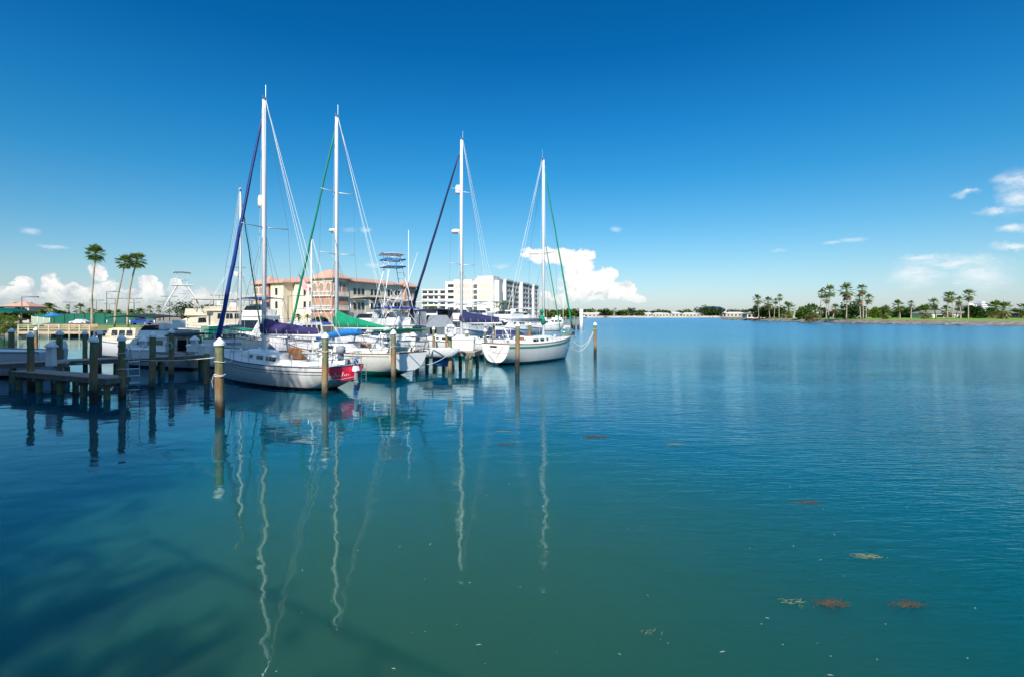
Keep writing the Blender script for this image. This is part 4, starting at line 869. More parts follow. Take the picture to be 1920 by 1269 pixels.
q = MB(); q.loft([[tuple(p) for p in r_] for r_ in RR[:5]], closed=True, smooth=False); tag(q.build('rock_shore', rock), kind='structure')
q = MB(); q.loft([[tuple(p) for p in r_] for r_ in RR[4:]], closed=True); q.poly([tuple(p) for p in RR[-1]]); tag(q.build('park_lawn', grass2), kind='structure')
# boulders along that edge
q = MB(); rk = random.Random(9)
for k in range(520):
    i = rk.randrange(len(RR[1])); p = RR[1][i]
    if p.y > 395 or p.x > 260: continue
    s = rk.uniform(.25, .7); vs = []
    for a in range(6): vs.append((p.x+rk.uniform(-1, .6)+s*math.cos(a), p.y+rk.uniform(-.8, .8)+s*math.sin(a), rk.uniform(0, .2)))
    vs.append((p.x, p.y, .25+s*rk.uniform(.5, 1.3))); q.add(vs, [(a, (a+1) % 6, 6) for a in range(6)])
tag(q.build('riprap', rock), kind='stuff')
# ------------------------------------------------------------------ plants
pf = leafmat('palm_frond', (.17, .23, .055), (.06, .10, .025), .8); pd = mat('dead_frond', (.25, .17, .085), .9, var=.4, scale=2); pt = mat('palm_trunk', (.40, .33, .26), .9, var=.35, scale=2, wvec=(1, 1, 5))
tl = leafmat('tree_leaf', (.055, .11, .018), (.018, .04, .01), .5); tl2 = leafmat('tree_leaf_yellow', (.16, .22, .025), (.06, .10, .015), .6); tb = mat('bark', (.14, .11, .08), .9, var=.3)
def fan(q, base, d, up, size, rk, nseg=11, spread=2.3):
    """one fan leaf: petiole then a pleated fan of pointed segments"""
    d = d.normalized(); side = d.cross(up)
    if side.length < .01: side = Vector((1, 0, 0))
    side.normalize(); nrm = side.cross(d).normalized(); c = base+d*size*.45
    q.add([base-side*.03*size, base+side*.03*size, c+side*.02*size, c-side*.02*size], [(0, 1, 2, 3)])
    for k in range(nseg):
        a = (k/(nseg-1)-.5)*spread; w_ = spread/nseg*.42; R_ = size*.62*(1-.18*abs(a))*rk.uniform(.9, 1.1)
        def at_(an, rr, lift): return c+(d*math.cos(an)+side*math.sin(an))*rr+nrm*lift
        tip = at_(a, R_, 0)+Vector((0, 0, -.07*size)); q.add([c, at_(a-w_, R_*.6, .02*size), tip, at_(a+w_, R_*.6, -.02*size)], [(0, 1, 2, 3)])
def frond(q, base, d, size, rk, n=7):
    """one feather leaf: a drooping rib with leaflets"""
    d = d.normalized(); p = base.copy(); side = d.cross(Vector((0, 0, 1)));
    if side.length < .01: side = Vector((1, 0, 0))
    side.normalize(); pts = []
    for i in range(n+1):
        t = i/n; pts.append(base+d*size*t+Vector((0, 0, -.55*size*t*t)))
    for i in range(n):
        a, b_ = pts[i], pts[i+1]; w_ = size*.22*math.sin(math.pi*(.12+.82*i/n))
        for s in (-1, 1): q.add([a, b_, b_+side*s*w_+(b_-a)*.5+Vector((0, 0, -w_*.45)), a+side*s*w_*.6+Vector((0, 0, -w_*.25))], [(0, 1, 2, 3)])
def palm(name, label, X, Y, z0, H, crown, kind='fan', lean=(0, 0), skirt=0, tr=.22, seed=0, group='fan palms', n=34, trunk_m=None):
    rk = random.Random(seed); e = empty(name, (X, Y, z0), rk.uniform(0, 6.28), label, 'palm tree', group); e.rotation_euler.z = 0
    pts = []; rs = []
    for i in range(9):
        t = i/8; pts.append((lean[0]*t*t+.15*math.sin(t*4+seed), lean[1]*t, (H-crown*.5)*t)); rs.append(tr*(1.35-.9*t if t < .15 else 1.12-.45*t))
    q = MB(); q.tube(pts, rs, 8); q.build('trunk', trunk_m or pt, e); top = Vector(pts[-1])
    q = MB()
    for k in range(n):
        a = k*2.39996; f = k/(n-1); el_ = lerp(1.5, -1.0 if kind == 'fan' else -.25, f)+rk.uniform(-.12, .12)
        d = Vector((math.cos(a)*math.cos(el_), math.sin(a)*math.cos(el_), math.sin(el_)))
        if kind == 'fan': fan(q, top+Vector((0, 0, .15)), d, Vector((0, 0, 1)), crown*rk.uniform(.40, .56), rk)
        else: frond(q, top, d, crown*rk.uniform(.5, .62), rk)
    q.build('crown', pf, e)
    if skirt:
        q = MB()
        for k in range(int(16*skirt)):
            a = k*2.4; el_ = rk.uniform(-1.35, -.6); d = Vector((math.cos(a)*math.cos(el_), math.sin(a)*math.cos(el_), math.sin(el_))); fan(q, top-Vector((0, 0, rk.uniform(0, .5*skirt)*crown*.35)), d, Vector((0, 0, 1)), crown*rk.uniform(.34, .46), rk, 7, 1.3)
        q.build('dead_skirt', pd, e)
    return e
def tree(label, X, Y, z0, H, W, seed=0, m=None, n=900, leaf=.35, trunkh=.25, group='leafy trees', name='leafy_tree', cat='tree', depth=1.0):
    rk = random.Random(seed); e = empty(name, (X, Y, z0), 0, label, cat, group)
    q = MB(); th = H*trunkh; q.tube([(0, 0, -.1), (.1*H*.1, 0, th), (0, 0, H*.55)], [H*.035+.06, H*.028+.04, H*.012+.02], 7)
    for k in range(6):
        a = k*1.05+rk.random(); q.tube([(0, 0, th*.9), (math.cos(a)*W*.16, math.sin(a)*W*.16*depth, H*.48), (math.cos(a)*W*.32, math.sin(a)*W*.32*depth, H*.68)], [H*.018+.02, H*.012+.02, .02], 5)
    q.build('trunk', tb, e)
    clumps = []
    for k in range(max(7, int(10+W))):
        a = rk.uniform(0, 6.28); r_ = rk.random()**.6*.40*W; hz_ = rk.random(); zc = lerp(H*(trunkh+.14), H*.86, hz_); r_ *= 1-.45*hz_**2; clumps.append((math.cos(a)*r_, math.sin(a)*r_*depth, zc, rk.uniform(.11, .21)*W))
    q = MB()
    for k in range(n):
        cx, cy, cz, cr = clumps[rk.randrange(len(clumps))]; v = Vector((rk.gauss(0, 1), rk.gauss(0, 1), rk.gauss(0, 1))).normalized()*cr*(rk.random()**.33); v.z *= .75
        p = Vector((cx, cy, cz))+v; a, b_ = rk.uniform(0, 6.28), rk.uniform(-1, 1); u = Vector((math.cos(a), math.sin(a), b_*.6)).normalized()*leaf*rk.uniform(.6, 1.3); w_ = u.cross(Vector((rk.uniform(-1, 1), rk.uniform(-1, 1), 1))).normalized()*leaf*rk.uniform(.35, .7)
        q.add([p-u, p-w_, p+u, p+w_], [(0, 1, 2, 3)])
    q.build('crown', m or tl, e); return e
# the three tall palms on the lawn
palm('fan_palm', 'tall straight fan palm standing alone on the lawn left of the leaning pair', gx(173, 106), 106, 1, gz(459, 106)-1, 4.1, seed=3, tr=.21, lean=(.6, 0), group='tall fan palms on the lawn', n=54)
palm('fan_palm', 'left one of the two leaning fan palms on the lawn', gx(216, 106), 106, 1, gz(477, 106)-1, 3.7, seed=5, tr=.18, lean=(2.0, 0), group='tall fan palms on the lawn', n=50)
palm('fan_palm', 'right one of the two leaning fan palms in front of the blue pickup', gx(238, 107), 107, 1, gz(473, 107)-1, 3.9, seed=8, tr=.20, lean=(2.2, 0), group='tall fan palms on the lawn', n=54)
# palms of the right-hand park: (px, top row, base row, crown px, skirt)
PK = [(1422, 552, 14, .8, 'first slim palm from the tip of the park shore'), (1443, 555, 18, 1.3, 'shaggy palm second from the tip of the park shore'), (1461, 551, 11, .7, 'slender palm with a small round head third from the tip'), (1452, 559, 10, 1, 'low headed palm tucked between two shaggy ones near the tip'),
      (1480, 564, 24, 1.6, 'stocky shaggy palm left of the dark round tree'), (1517, 569, 26, 1.4, 'left of two broad shaggy palms in the middle of the park'), (1531, 569, 22, 1.2, 'right of two broad shaggy palms in the middle of the park'),
      (1538, 541, 15, .8, 'tall palm leaning at the left of the triple group'), (1554, 533, 17, .6, 'tallest palm of the triple group left of the lone skirted palm'), (1550, 552, 12, .8, 'short headed palm under the triple group'), (1562, 569, 13, .8, 'low round headed palm right of the triple group'),
      (1587, 529, 22, 1.6, 'lone tall palm with big brown skirt in front of the broad dark tree'), (1618, 532, 16, 1.0, 'highest palm of the cluster right of the broad dark tree'), (1613, 550, 14, 1.4, 'left lower palm of the cluster right of the broad dark tree'), (1624, 551, 15, 1.4, 'right lower palm of the cluster right of the broad dark tree'),
      (1664, 572, 20, 1.3, 'stubby palm at the left end of the dark hedge'), (1688, 562, 17, .5, 'palm with neat round head above the dark hedge'), (1708, 563, 10, .4, 'thin small headed palm beside the neat round headed one'), (1735, 569, 20, 1.3, 'wide skirted palm in front of the hedge'),
      (1754, 558, 17, 1.5, 'left palm of the dense clump beside the low house'), (1773, 570, 18, 1.3, 'right palm of the dense clump beside the low house'), (1777, 546, 15, .5, 'left head of the tall twin palms'), (1787, 546, 14, .5, 'right head of the tall twin palms'),
      (1792, 570, 10, .7, 'small palm head under the tall twin palms'), (1801, 555, 13, 1.0, 'lower leaning palm left of the white tower blocks'), (1815, 542, 18, 1.0, 'tall thin palm rising over the white tower blocks'), (1868, 561, 24, 1.6, 'left broad headed palm near the right edge'), (1882, 564, 22, 1.6, 'right broad headed palm near the right edge'),
      (1918, 565, 24, 1.4, 'palm cut by the right edge of the picture')]
for k, (px, yt, cp, sk, lb) in enumerate(PK):
    Y = 250 - (px-1400)*.08 + (k % 3)*7 if px > 1480 else 330+(k % 2)*6
    Y = {1587: 240}.get(px, Y); H = gz(yt, Y)-1.5; cr = cp/960*Y*rnd.uniform(1.25, 1.6)
    palm('fan_palm', lb, gx(px, Y), Y, 1.5, H, cr, seed=20+k, skirt=sk, tr=.22, lean=(rnd.uniform(-1.2, 1.2), 0), group='palms of the park across the water', n=26)
TR = [(1424, 574, 30, 11, 350, 'low dark tree at the tip of the park shore'), (1462, 578, 34, 9, 350, 'low scrubby tree behind the slender palms near the tip'), (1440, 577, 26, 9, 355, 'grey green scrub tree between the first palms'), (1506, 577, 26, 9, 290, 'dark green round tree in the middle of the park'), (1545, 578, 22, 9, 300, 'olive low tree left of the low round headed palm'),
      (1596, 569, 48, 12, 262, 'broadest dark green tree behind the lone tall palm'), (1572, 582, 22, 9, 300, 'small grey green tree left of the broadest dark tree'), (1637, 579, 26, 9, 290, 'yellowish bush tree right of the palm cluster'), (1655, 578, 30, 9, 300, 'grey tree behind the stubby palm'),
      (1690, 576, 44, 10, 290, 'long dark tree behind the neat round headed palm'), (1722, 576, 40, 10, 290, 'dark tree behind the wide skirted palm'), (1805, 578, 30, 9, 280, 'dark tree under the tall twin palms'), (1827, 576, 38, 10, 250, 'rounded green tree below the white tower blocks'), (1862, 579, 30, 9, 290, 'dark tree left of the broad headed palms'),
      (1905, 581, 34, 9, 300, 'far low tree at the right edge'), (1752, 580, 30, 9, 300, 'dark tree behind the dense palm clump')]
for k, (px, yt, wp, _, Y, lb) in enumerate(TR):
    H = gz(yt, Y)-.9; tree(lb, gx(px, Y), Y, 1.3, H, wp/960*Y*1.35, seed=60+k, n=1300, leaf=.8, trunkh=.06, group='trees of the park across the water', m=tl if k % 4 != 3 else tl2)
# left bank planting
LP = [(32, 560, 26, 'date', 'bushy date palm in front of the tile roofed house'), (57, 559, 30, 'date', 'brownish date palm right of the tile roofed house'), (92, 559, 30, 'date', 'dark date palm behind the blue umbrella'), (104, 573, 24, 'date', 'low date palm right of the blue umbrella'),
      (127, 571, 9, 'fan', 'tiny fan palm on the skyline behind the green screen'), (150, 568, 22, 'fan', 'fan palm behind the white car'), (171, 572, 18, 'date', 'palm behind the tall straight palm trunk'), (190, 575, 20, 'date', 'first palm of the row above the green screen'), (205, 575, 20, 'date', 'second palm of the row above the green screen'),
      (222, 575, 18, 'date', 'third palm of the row above the green screen'), (245, 574, 20, 'date', 'fourth palm of the row above the green screen'), (262, 572, 20, 'date', 'palm of the row right of the leaning pair'), (281, 573, 13, 'fan', 'small round palm left of the dark canopy'), (299, 573, 13, 'fan', 'small round palm above the dark canopy')]
for k, (px, yt, cp, kd, lb) in enumerate(LP):
    Y = (185 if px < 120 else 215)+(k % 3)*5; palm('date_palm' if kd == 'date' else 'fan_palm', lb, gx(px, Y), Y, 1, gz(yt, Y)-1, cp/960*Y*1.15, kind=kd, seed=100+k, tr=.3, group='palms beyond the tennis courts', n=22 if kd == 'fan' else 26, skirt=.5 if px == 57 else 0)
for k, (px, yt, wp, Y, lb, m_, nm) in enumerate([(20, 592, 52, 84.5, 'bright yellow green mangrove bush at the left end of the fishing deck', tl2, 'bush'), (-8, 585, 60, 88, 'large bush cut by the left edge', tl2, 'bush'), (8, 574, 46, 150, 'dark leafy tree at the left edge under the date palm', tl, 'leafy_tree'),
        (118, 583, 34, 178, 'leafy tree right of the blue umbrella', tl, 'leafy_tree'), (38, 576, 34, 150, 'rounded tree in front of the tile roofed house', tl, 'leafy_tree'), (72, 580, 30, 158, 'low tree between the tile roofed house and the parasol', tl2, 'leafy_tree'), (345, 566, 70, 190, 'dark leafy tree behind the white lattice tower', tl, 'leafy_tree'), (386, 572, 50, 195, 'second dark leafy tree right of the lattice tower', tl, 'leafy_tree'),
        (812, 572, 40, 240, 'bright green tree in front of the low condominium wing', tl2, 'leafy_tree'), (838, 580, 34, 236, 'low tree between the condominium wing and the mast', tl, 'leafy_tree'),
        (600, 596, 30, 122, 'small shrub at the foot of the tile roofed building', tl, 'bush'), (880, 585, 50, 225, 'low hedge of palmetto before the stair towers', tl2, 'bush')]):
    gz_ = 1.0 if Y > 86 else .0; H = gz(yt, Y)-gz_; tree(lb, gx(px, Y), Y, gz_ if px > 0 or Y > 86 else .5, H, wp/960*Y*1.1, seed=130+k, n=1500 if nm == 'bush' else 900, leaf=.16 if Y < 90 else .55, trunkh=.04 if nm == 'bush' else .18, m=m_, name=nm, cat='bush' if nm == 'bush' else 'tree', group='shrubs' if nm == 'bush' else 'leafy trees on the left bank')
for k, (px, yt, cp, lb) in enumerate([(932, 563, 16, 'left palm of the trio before the tall condominium'), (943, 566, 15, 'middle palm of the trio before the tall condominium'), (955, 565, 18, 'right palm of the trio before the tall condominium'), (872, 582, 18, 'low palm left of the notch between the stair towers'), (893, 583, 18, 'low palm at the foot of the taller stair tower'),
        (857, 577, 14, 'small palm beside the two spreader mast'), (795, 563, 10, 'palm between the tile roofed building and the condominium'), (560, 584, 16, 'low palm in the court of the tile roofed building'), (577, 586, 12, 'second low palm in the court of the tile roofed building')]):
    Y = 230+k*2 if px > 700 else 133; palm('fan_palm', lb, gx(px, Y), Y, 1, gz(yt, Y)-1, cp/960*Y*1.1, seed=170+k, kind='date' if k in (3, 4, 7, 8) else 'fan', group='palms beside the buildings', n=22)
# far shore: trees one can tell apart, and the low houses among them
rk = random.Random(5); wh = mat('far_house_white', (.62, .56, .50), .8, var=.1, scale=.2); rf_t = mat('far_tile_roof', (.42, .24, .18), .8, var=.2, scale=.5); rf_w = mat('far_pale_roof', (.55, .52, .48), .8)
FT_ = [1024, 1036, 1050, 1064, 1079, 1099, 1108, 1124, 1134, 1144, 1153, 1163, 1172, 1182, 1190, 1199, 1208, 1226, 1238, 1249, 1277, 1289, 1318, 1326, 1334, 1341, 1372, 1385, 1397, 1408, 1416]
word = ['bright', 'dark', 'dull', 'olive', 'grey green', 'yellowish']
for k, px in enumerate(FT_):
    Y = rk.uniform(860, 930) if px > 1085 else rk.uniform(560, 640); big = 6 if 1315 < px < 1345 else 0
    if px in (1153, 1190): palm('fan_palm', 'far shore palm silhouette %s' % ('left of the pale two storey house' if px == 1153 else 'right of the pale two storey house'), gx(px, Y), Y, 1, gz(577, Y)-1, 9, seed=200+k, group='trees on the far shore', n=16, tr=.5)
    else: tree('%s tree clump on the far shore, number %s from the tall pier post outward' % (word[k % 6], k+1) if False else '%s far shore tree %s' % (word[k % 6], ('behind the green stays left of the pier post' if px < 1085 else 'between the pier post and the pale roofs' if px < 1160 else 'above the pale seawall in mid shore' if px < 1260 else 'beside the blue dome' if px < 1360 else 'close to the park point')), gx(px, Y), Y, 1, gz(581-big*.6+rk.uniform(-2, 3), Y), 24+big*3, seed=220+k, n=420, leaf=2.0, trunkh=.05, group='trees on the far shore', m=(tl, tl2)[k % 3 == 0])
def house(label, X, Y, w_, d_, h_, roof, rz=0, z0=1.0, wm_=None, hip=.3, win=4, name='house', group='low houses across the water', over=.6, rh=None, storeys=1):
    e = empty(name, (X, Y, z0), rz, label, 'house', group); q = MB(); q.b2(-w_/2, w_/2, -d_/2, d_/2, 0, h_); q.build('wall', wm_ or wh, e)
    rh = rh or d_*.22; q = MB(); a, b_ = w_/2+over, d_/2+over; r_ = max(.1, a-b_*(1 if hip else 0)); vs = [(-a, -b_, h_), (a, -b_, h_), (a, b_, h_), (-a, b_, h_), (-r_, 0, h_+rh), (r_, 0, h_+rh)]
    q.add(vs, [(0, 1, 5, 4), (1, 2, 5), (2, 3, 4, 5), (3, 0, 4), (3, 2, 1, 0)]); q.build('roof', roof, e)
    for s_ in range(storeys):
        for k in range(win):
            x = lerp(-w_/2, w_/2, (k+.5)/win); q = MB(); zc = (h_/storeys)*(s_+.52); q.b2(x-w_/win*.28, x+w_/win*.28, -d_/2-.06, -d_/2+.02, zc-h_/storeys*.26, zc+h_/storeys*.22); q.build('window', M['glass'], e)
    return e
HS = [(1110, 40, 5, rf_w, 'white low far house nearest the pier post'), (1128, 26, 6, rf_t, 'far house with brick red roof'), (1147, 34, 5, rf_w, 'long pale far house left of the palm silhouette'), (1170, 34, 5, rf_t, 'pinkish roofed far house in mid shore'), (1183, 14, 10, rf_w, 'narrow far house two storeys high'),
      (1216, 36, 5, rf_w, 'white far house at the wide gap in the trees'), (1240, 32, 5, rf_w, 'low far house with dark window row'), (1262, 36, 6, rf_w, 'longest pale far house in the middle'), (1300, 36, 5, rf_w, 'pale far house left of the big green clump'), (1352, 34, 6, rf_w, 'pale far house under the dome'), (1376, 38, 6, rf_w, 'white far house left of the park point'), (1400, 22, 5, rf_t, 'far house half hidden by the park point')]
for px, w_, h_, rf_, lb in HS: house(lb, gx(px, 868), 868+rnd.uniform(0, 15), w_, 12, h_, rf_, win=6)
q = MB(); q.prism([(gx(1100, 850), 884), (gx(1395, 850), 962), (gx(1395, 850), 963), (gx(1100, 850), 885)], -1, 1.8)
q = MB(); q.b2(0, gx(1392, 856)-gx(1100, 856), 0, 1.2, -.5, 3.0); tag(q.build('seawall', mat('far_seawall', (.5, .46, .40), .9, var=.3, scale=.05), loc=(gx(1100, 856), 852, 0)), 'pale seawall along the whole far shore', 'seawall')
e = empty('domed_hall', (gx(1336, 960), 960, 1), 0, 'far hall with a shallow dark blue dome', 'building'); q = MB(); q.b2(-26, 26, -14, 14, 0, 13); q.build('wall', wh, e); q = MB(); q.lathe([(24, 12.5), (21, 15.5), (14, 18.2), (6, 19.5), (0, 19.9)], n=20); q.build('dome', mat('dome_blue', (.02, .03, .10), .5), e)
for k, px in enumerate((1100,)): pass
q = MB(); q.b2(0, gx(1100, 856)-gx(1000, 650), 0, 1.2, -.5, 2.0)
for k, (px, Y, w_, lb, st) in enumerate([(1413, 372, 13, 'white house with bright porch at the tip of the park', 1), (1497, 350, 11, 'small white house left of the dark round tree', 1), (1545, 345, 12, 'white house between the broad palms and the triple group', 1), (1611, 340, 12, 'white house behind the palm cluster', 1), (1628, 345, 14, 'long white house right of the palm cluster', 1), (1652, 340, 13, 'grey roofed house left of the stubby palm', 1),
        (1761, 275, 24, 'wide cream house with window row behind the dense palm clump', 1), (1800, 300, 14, 'low white house right of the cream one', 1), (1846, 320, 14, 'white house below the white tower blocks', 1), (1886, 300, 14, 'pale house behind the broad headed palms', 1), (1905, 300, 18, 'wide white house near the right edge', 1)]):
    house(lb, gx(px, Y), Y, w_, 8, 3.2, rf_w if k % 3 else mat('grey_shingle', (.22, .21, .20), .9, var=.2), z0=1.45, win=4, group='low houses behind the park')
for px, w_, yt, lb in ((1816, 16, 572, 'lower white tower block beyond the park'), (1839, 12, 569, 'taller white tower block beyond the park')):
    Y = 900; e = empty('apartment_block', (gx(px, Y), Y, 1), 0, lb, 'building', 'white tower blocks beyond the park'); H = gz(yt, Y)-1; W_ = w_/960*Y; q = MB(); q.b2(-W_/2, W_/2, -8, 8, 0, H); q.b2(-W_/4, W_/4, -5, 5, H, H+3); q.build('wall', mat('block_white', (.72, .70, .68), .8), e)
    for k in range(5):
        for j in range(3): q = MB(); x = lerp(-W_/2, W_/2, (j+.5)/3); q.b2(x-1.2, x+1.2, -8.1, -7.9, H-2-k*3.2, H-.7-k*3.2); q.build('window', M['glass'], e)
# ------------------------------------------------------------------ tile roofed waterfront building (local u: leftwards along the lit face, v: back)
st1 = mat('cream_stucco', (.78, .68, .52), .85, var=.08, scale=.3); st2 = mat('salmon_stucco', (.55, .27, .19), .85, var=.12, scale=.4); stw = mat('white_trim', (.76, .72, .64), .7)
tile = mat('clay_tile', (.48, .23, .16), .8, col2=(.60, .38, .29), scale=1.2, bump=.7, bscale=4, wvec=(4, 4, 1)); shade_in = mat('loggia_shade', (.36, .25, .18), .9)  # dark tone painted on flat panels for the shade inside the loggias
def hip(q, u0, u1, v0, v1, z, rh, ov=.8):
    u0, u1, v0, v1 = u0-ov, u1+ov, v0-ov, v1+ov; W_, D = u1-u0, v1-v0
    if W_ >= D: a, b_ = (u0+D/2, (v0+v1)/2), (u1-D/2, (v0+v1)/2)
    else: a, b_ = ((u0+u1)/2, v0+W_/2), ((u0+u1)/2, v1-W_/2)
    vs = [(u0, v0, z), (u1, v0, z), (u1, v1, z), (u0, v1, z), (*a, z+rh), (*b_, z+rh)]
    if W_ >= D: fs = [(0, 1, 5, 4), (1, 2, 5), (2, 3, 4, 5), (3, 0, 4)]
    else: fs = [(0, 1, 4), (1, 2, 5, 4), (2, 3, 5), (3, 0, 4, 5)]
    q.add(vs, fs+[(3, 2, 1, 0)]); q.add([(u0, v0, z-.25), (u1, v0, z-.25), (u1, v1, z-.25), (u0, v1, z-.25), (u0, v0, z-.01), (u1, v0, z-.01), (u1, v1, z-.01), (u0, v1, z-.01)], [(0, 3, 2, 1), (0, 1, 5, 4), (1, 2, 6, 5), (2, 3, 7, 6), (3, 0, 4, 7)])
ux, uy = -.89, .46
med = empty('tile_roofed_building', (gx(623, 130), 130, 1.0), math.atan2(uy, ux), 'cream and salmon waterfront building with arched loggias and clay tile roofs', 'building')
# in this frame +x runs left along the lit face, and "behind" is -y (mirrored), so v = -y
def mb2(q, u0, u1, v0, v1, z0, z1): q.b2(u0, u1, -v1, -v0, z0, z1)
EV = 11.6
q = MB(); mb2(q, .3, 28, 1.6, 12, 0, EV); mb2(q, 0.2, 12, 12, 34, 0, EV); mb2(q, 16.2, 21.2, -1.6, 1.6, 0, EV-.3); q.build('wall', st1, med)
q = MB(); mb2(q, 0, 7.4, 0, 5.4, 0, EV+.5); q.build('corner_tower', st2, med)
q = MB(); mb2(q, 22.6, 28.6, -1.2, 4.4, 0, EV-.4); q.build('corner_tower', st2, med)
q = MB(); mb2(q, -.4, 5.0, 28, 33.5, 0, EV-.3); q.build('corner_tower', st2, med)
for (a, b_, c, d, z, rh) in ((0, 7.4, 0, 5.4, EV+.5, 2.3), (22.6, 28.6, -1.2, 4.4, EV-.4, 2.2), (-.4, 5, 28, 33.5, EV-.3, 2.0), (7.6, 28, 1.6, 12, EV, 1.6), (.2, 12, 5.6, 34, EV, 1.5), (16.2, 21.2, -1.6, 2.5, EV-.3, 1.1)):
    q = MB(); hip(q, a, b_, -d, -c, z, rh); q.build('roof', tile, med)
def arch(parent, face, c, z, w_, h_, deep=.25, plane=0, m=None):
    """arched opening with a white surround. face 'u': on the plane v=plane; face 'v': on the plane u=plane"""
    def P_(a, zz, o): return (a, -(plane-o), zz) if face == 'u' else (plane-o, -a, zz)
    pts = [(c-w_/2, z), (c-w_/2, z+h_-w_/2)]+[(c-w_/2*math.cos(t), z+h_-w_/2+w_/2*math.sin(t)) for t in [math.pi*k/8 for k in range(1, 8)]]+[(c+w_/2, z+h_-w_/2), (c+w_/2, z)]
    q = MB(); q.poly([P_(a, zz, .03) for a, zz in pts]); q.build('arched_shade_panel', m or shade_in, parent)
    q = MB(); o2 = [(c+(a-c)*1.25, z+(zz-z)*1.08 if zz > z else zz) for a, zz in pts]
    n = len(pts); q.add([P_(a, zz, .10) for a, zz in pts]+[P_(a, zz, .10) for a, zz in o2]+[P_(a, zz, .02) for a, zz in o2], [(k, k+1, n+k+1, n+k) for k in range(n-1)]+[(n+k, n+k+1, 2*n+k+1, 2*n+k) for k in range(n-1)]); q.build('arch_trim', stw, parent)
def rect(parent, face, c, z, w_, h_, plane, nm='window', m=None, o=.04):
    q = MB()
    if face == 'u': q.b2(c-w_/2, c+w_/2, -plane, -(plane-o), z, z+h_)
    else: q.b2(plane-o, plane, -(c+w_/2), -(c-w_/2), z, z+h_)
    return q.build(nm, m or M['glass'], parent)
def balcony(parent, face, c, z, w_, plane, dep=1.0):
    q = MB()
    def bb(a0, a1, o0, o1, z0, z1):
        if face == 'u': q.b2(a0, a1, -plane+o0, -plane+o1, z0, z1)
        else: q.b2(plane-o1, plane-o0, -a1, -a0, z0, z1)
    bb(c-w_/2, c+w_/2, 0.003, dep, z-.25, z); bb(c-w_/2, c+w_/2, dep-.12, dep, z+.9, z+1.05)
    for k in range(int(w_/.45)+1): a = c-w_/2+.06+k*(w_-.12)/int(w_/.45); bb(a-.07, a+.07, dep-.10, dep-.01, z, z+.9)
    return q.build('balcony', stw, parent)
for (face, plane, span) in (('u', 0, (0, 7.4)), ('v', 0, (0, 5.4))):
    L_ = span[1]-span[0]
    for k in range(3 if L_ > 6 else 2):
        c = span[0]+L_*(k+.5)/(3 if L_ > 6 else 2)
        arch(med, face, c, 7.9, 1.5, 2.9, plane=plane, m=shade_in); rect(med, face, c, 4.3, 1.35, 2.3, plane, 'loggia_shade_panel', shade_in); rect(med, face, c, .6, 1.5, 2.2, plane, 'loggia_shade_panel', shade_in)
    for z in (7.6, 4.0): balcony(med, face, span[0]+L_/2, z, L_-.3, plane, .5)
for c in (23.9, 25.6, 27.3): arch(med, 'u', c, 7.6, 1.2, 2.6, plane=-1.2); rect(med, 'u', c, 4.1, 1.1, 2.1, -1.2, 'loggia_shade_panel', shade_in)
for z in (7.2, 3.8): balcony(med, 'u', 25.6, z, 5.6, -1.2, .5)
for c in (17.2, 19.6):
    if c < 19:
        pass
for z in (7.9, 4.3): rect(med, 'u', 18.9, z, .9, 1.9, -1.6); rect(med, 'u', 9.6, z, .9, 1.9, 1.6); rect(med, 'u', 11.8, z, .9, 1.9, 1.6); rect(med, 'u', 8.3, z, .7, 1.9, 1.6)
for gcv in (9.5, 16.0):
    for dv in (-1.5, 0, 1.5):
        for z in (8.0, 4.2): rect(med, 'v', gcv+dv, z, .85, 1.7, .2)
    balcony(med, 'v', gcv, 7.0, 3.9, .2, .6)
for gcv in (22.5, 25.6):
    for dv in (-1.0, .4): 
        for z in (8.0, 4.2): rect(med, 'v', gcv+dv, z, .9, 1.9, .2)
    for z in (7.2, 3.6): balcony(med, 'v', gcv, z, 3.0, .2, 1.2)
for c in (29.3, 31.0, 32.6): arch(med, 'v', c, 7.6, 1.1, 2.6, plane=-.4); rect(med, 'v', c, 4.0, 1.0, 2.2, -.4, 'loggia_shade_panel', shade_in)
for z in (7.2, 3.7): balcony(med, 'v', 30.8, z, 5.0, -.4, .8)
# cornice
q = MB(); mb2(q, -.12, 7.5, -.12, 5.5, EV-.5, EV+.22); q.build('cornice', stw, med)
q = MB(); mb2(q, -.1, 7.5, -.1, 5.5, 7.1, 7.4); q.build('string_course', stw, med)
# ------------------------------------------------------------------ tall white condominium
cw = mat('condo_white', (.76, .73, .68), .8, var=.05, scale=.1); cb = mat('condo_beige_panel', (.60, .53, .43), .85); dk = mat('balcony_recess', (.10, .10, .10), .8)
cx0, cy0 = gx(925, 270), 270; vx, vy = .33, .94        # v runs back to the right along the balconied side
con = empty('condominium', (cx0, cy0, 1.0), math.atan2(vy, vx), 'tall white condominium with stair towers and stepped rows of balconies', 'building')
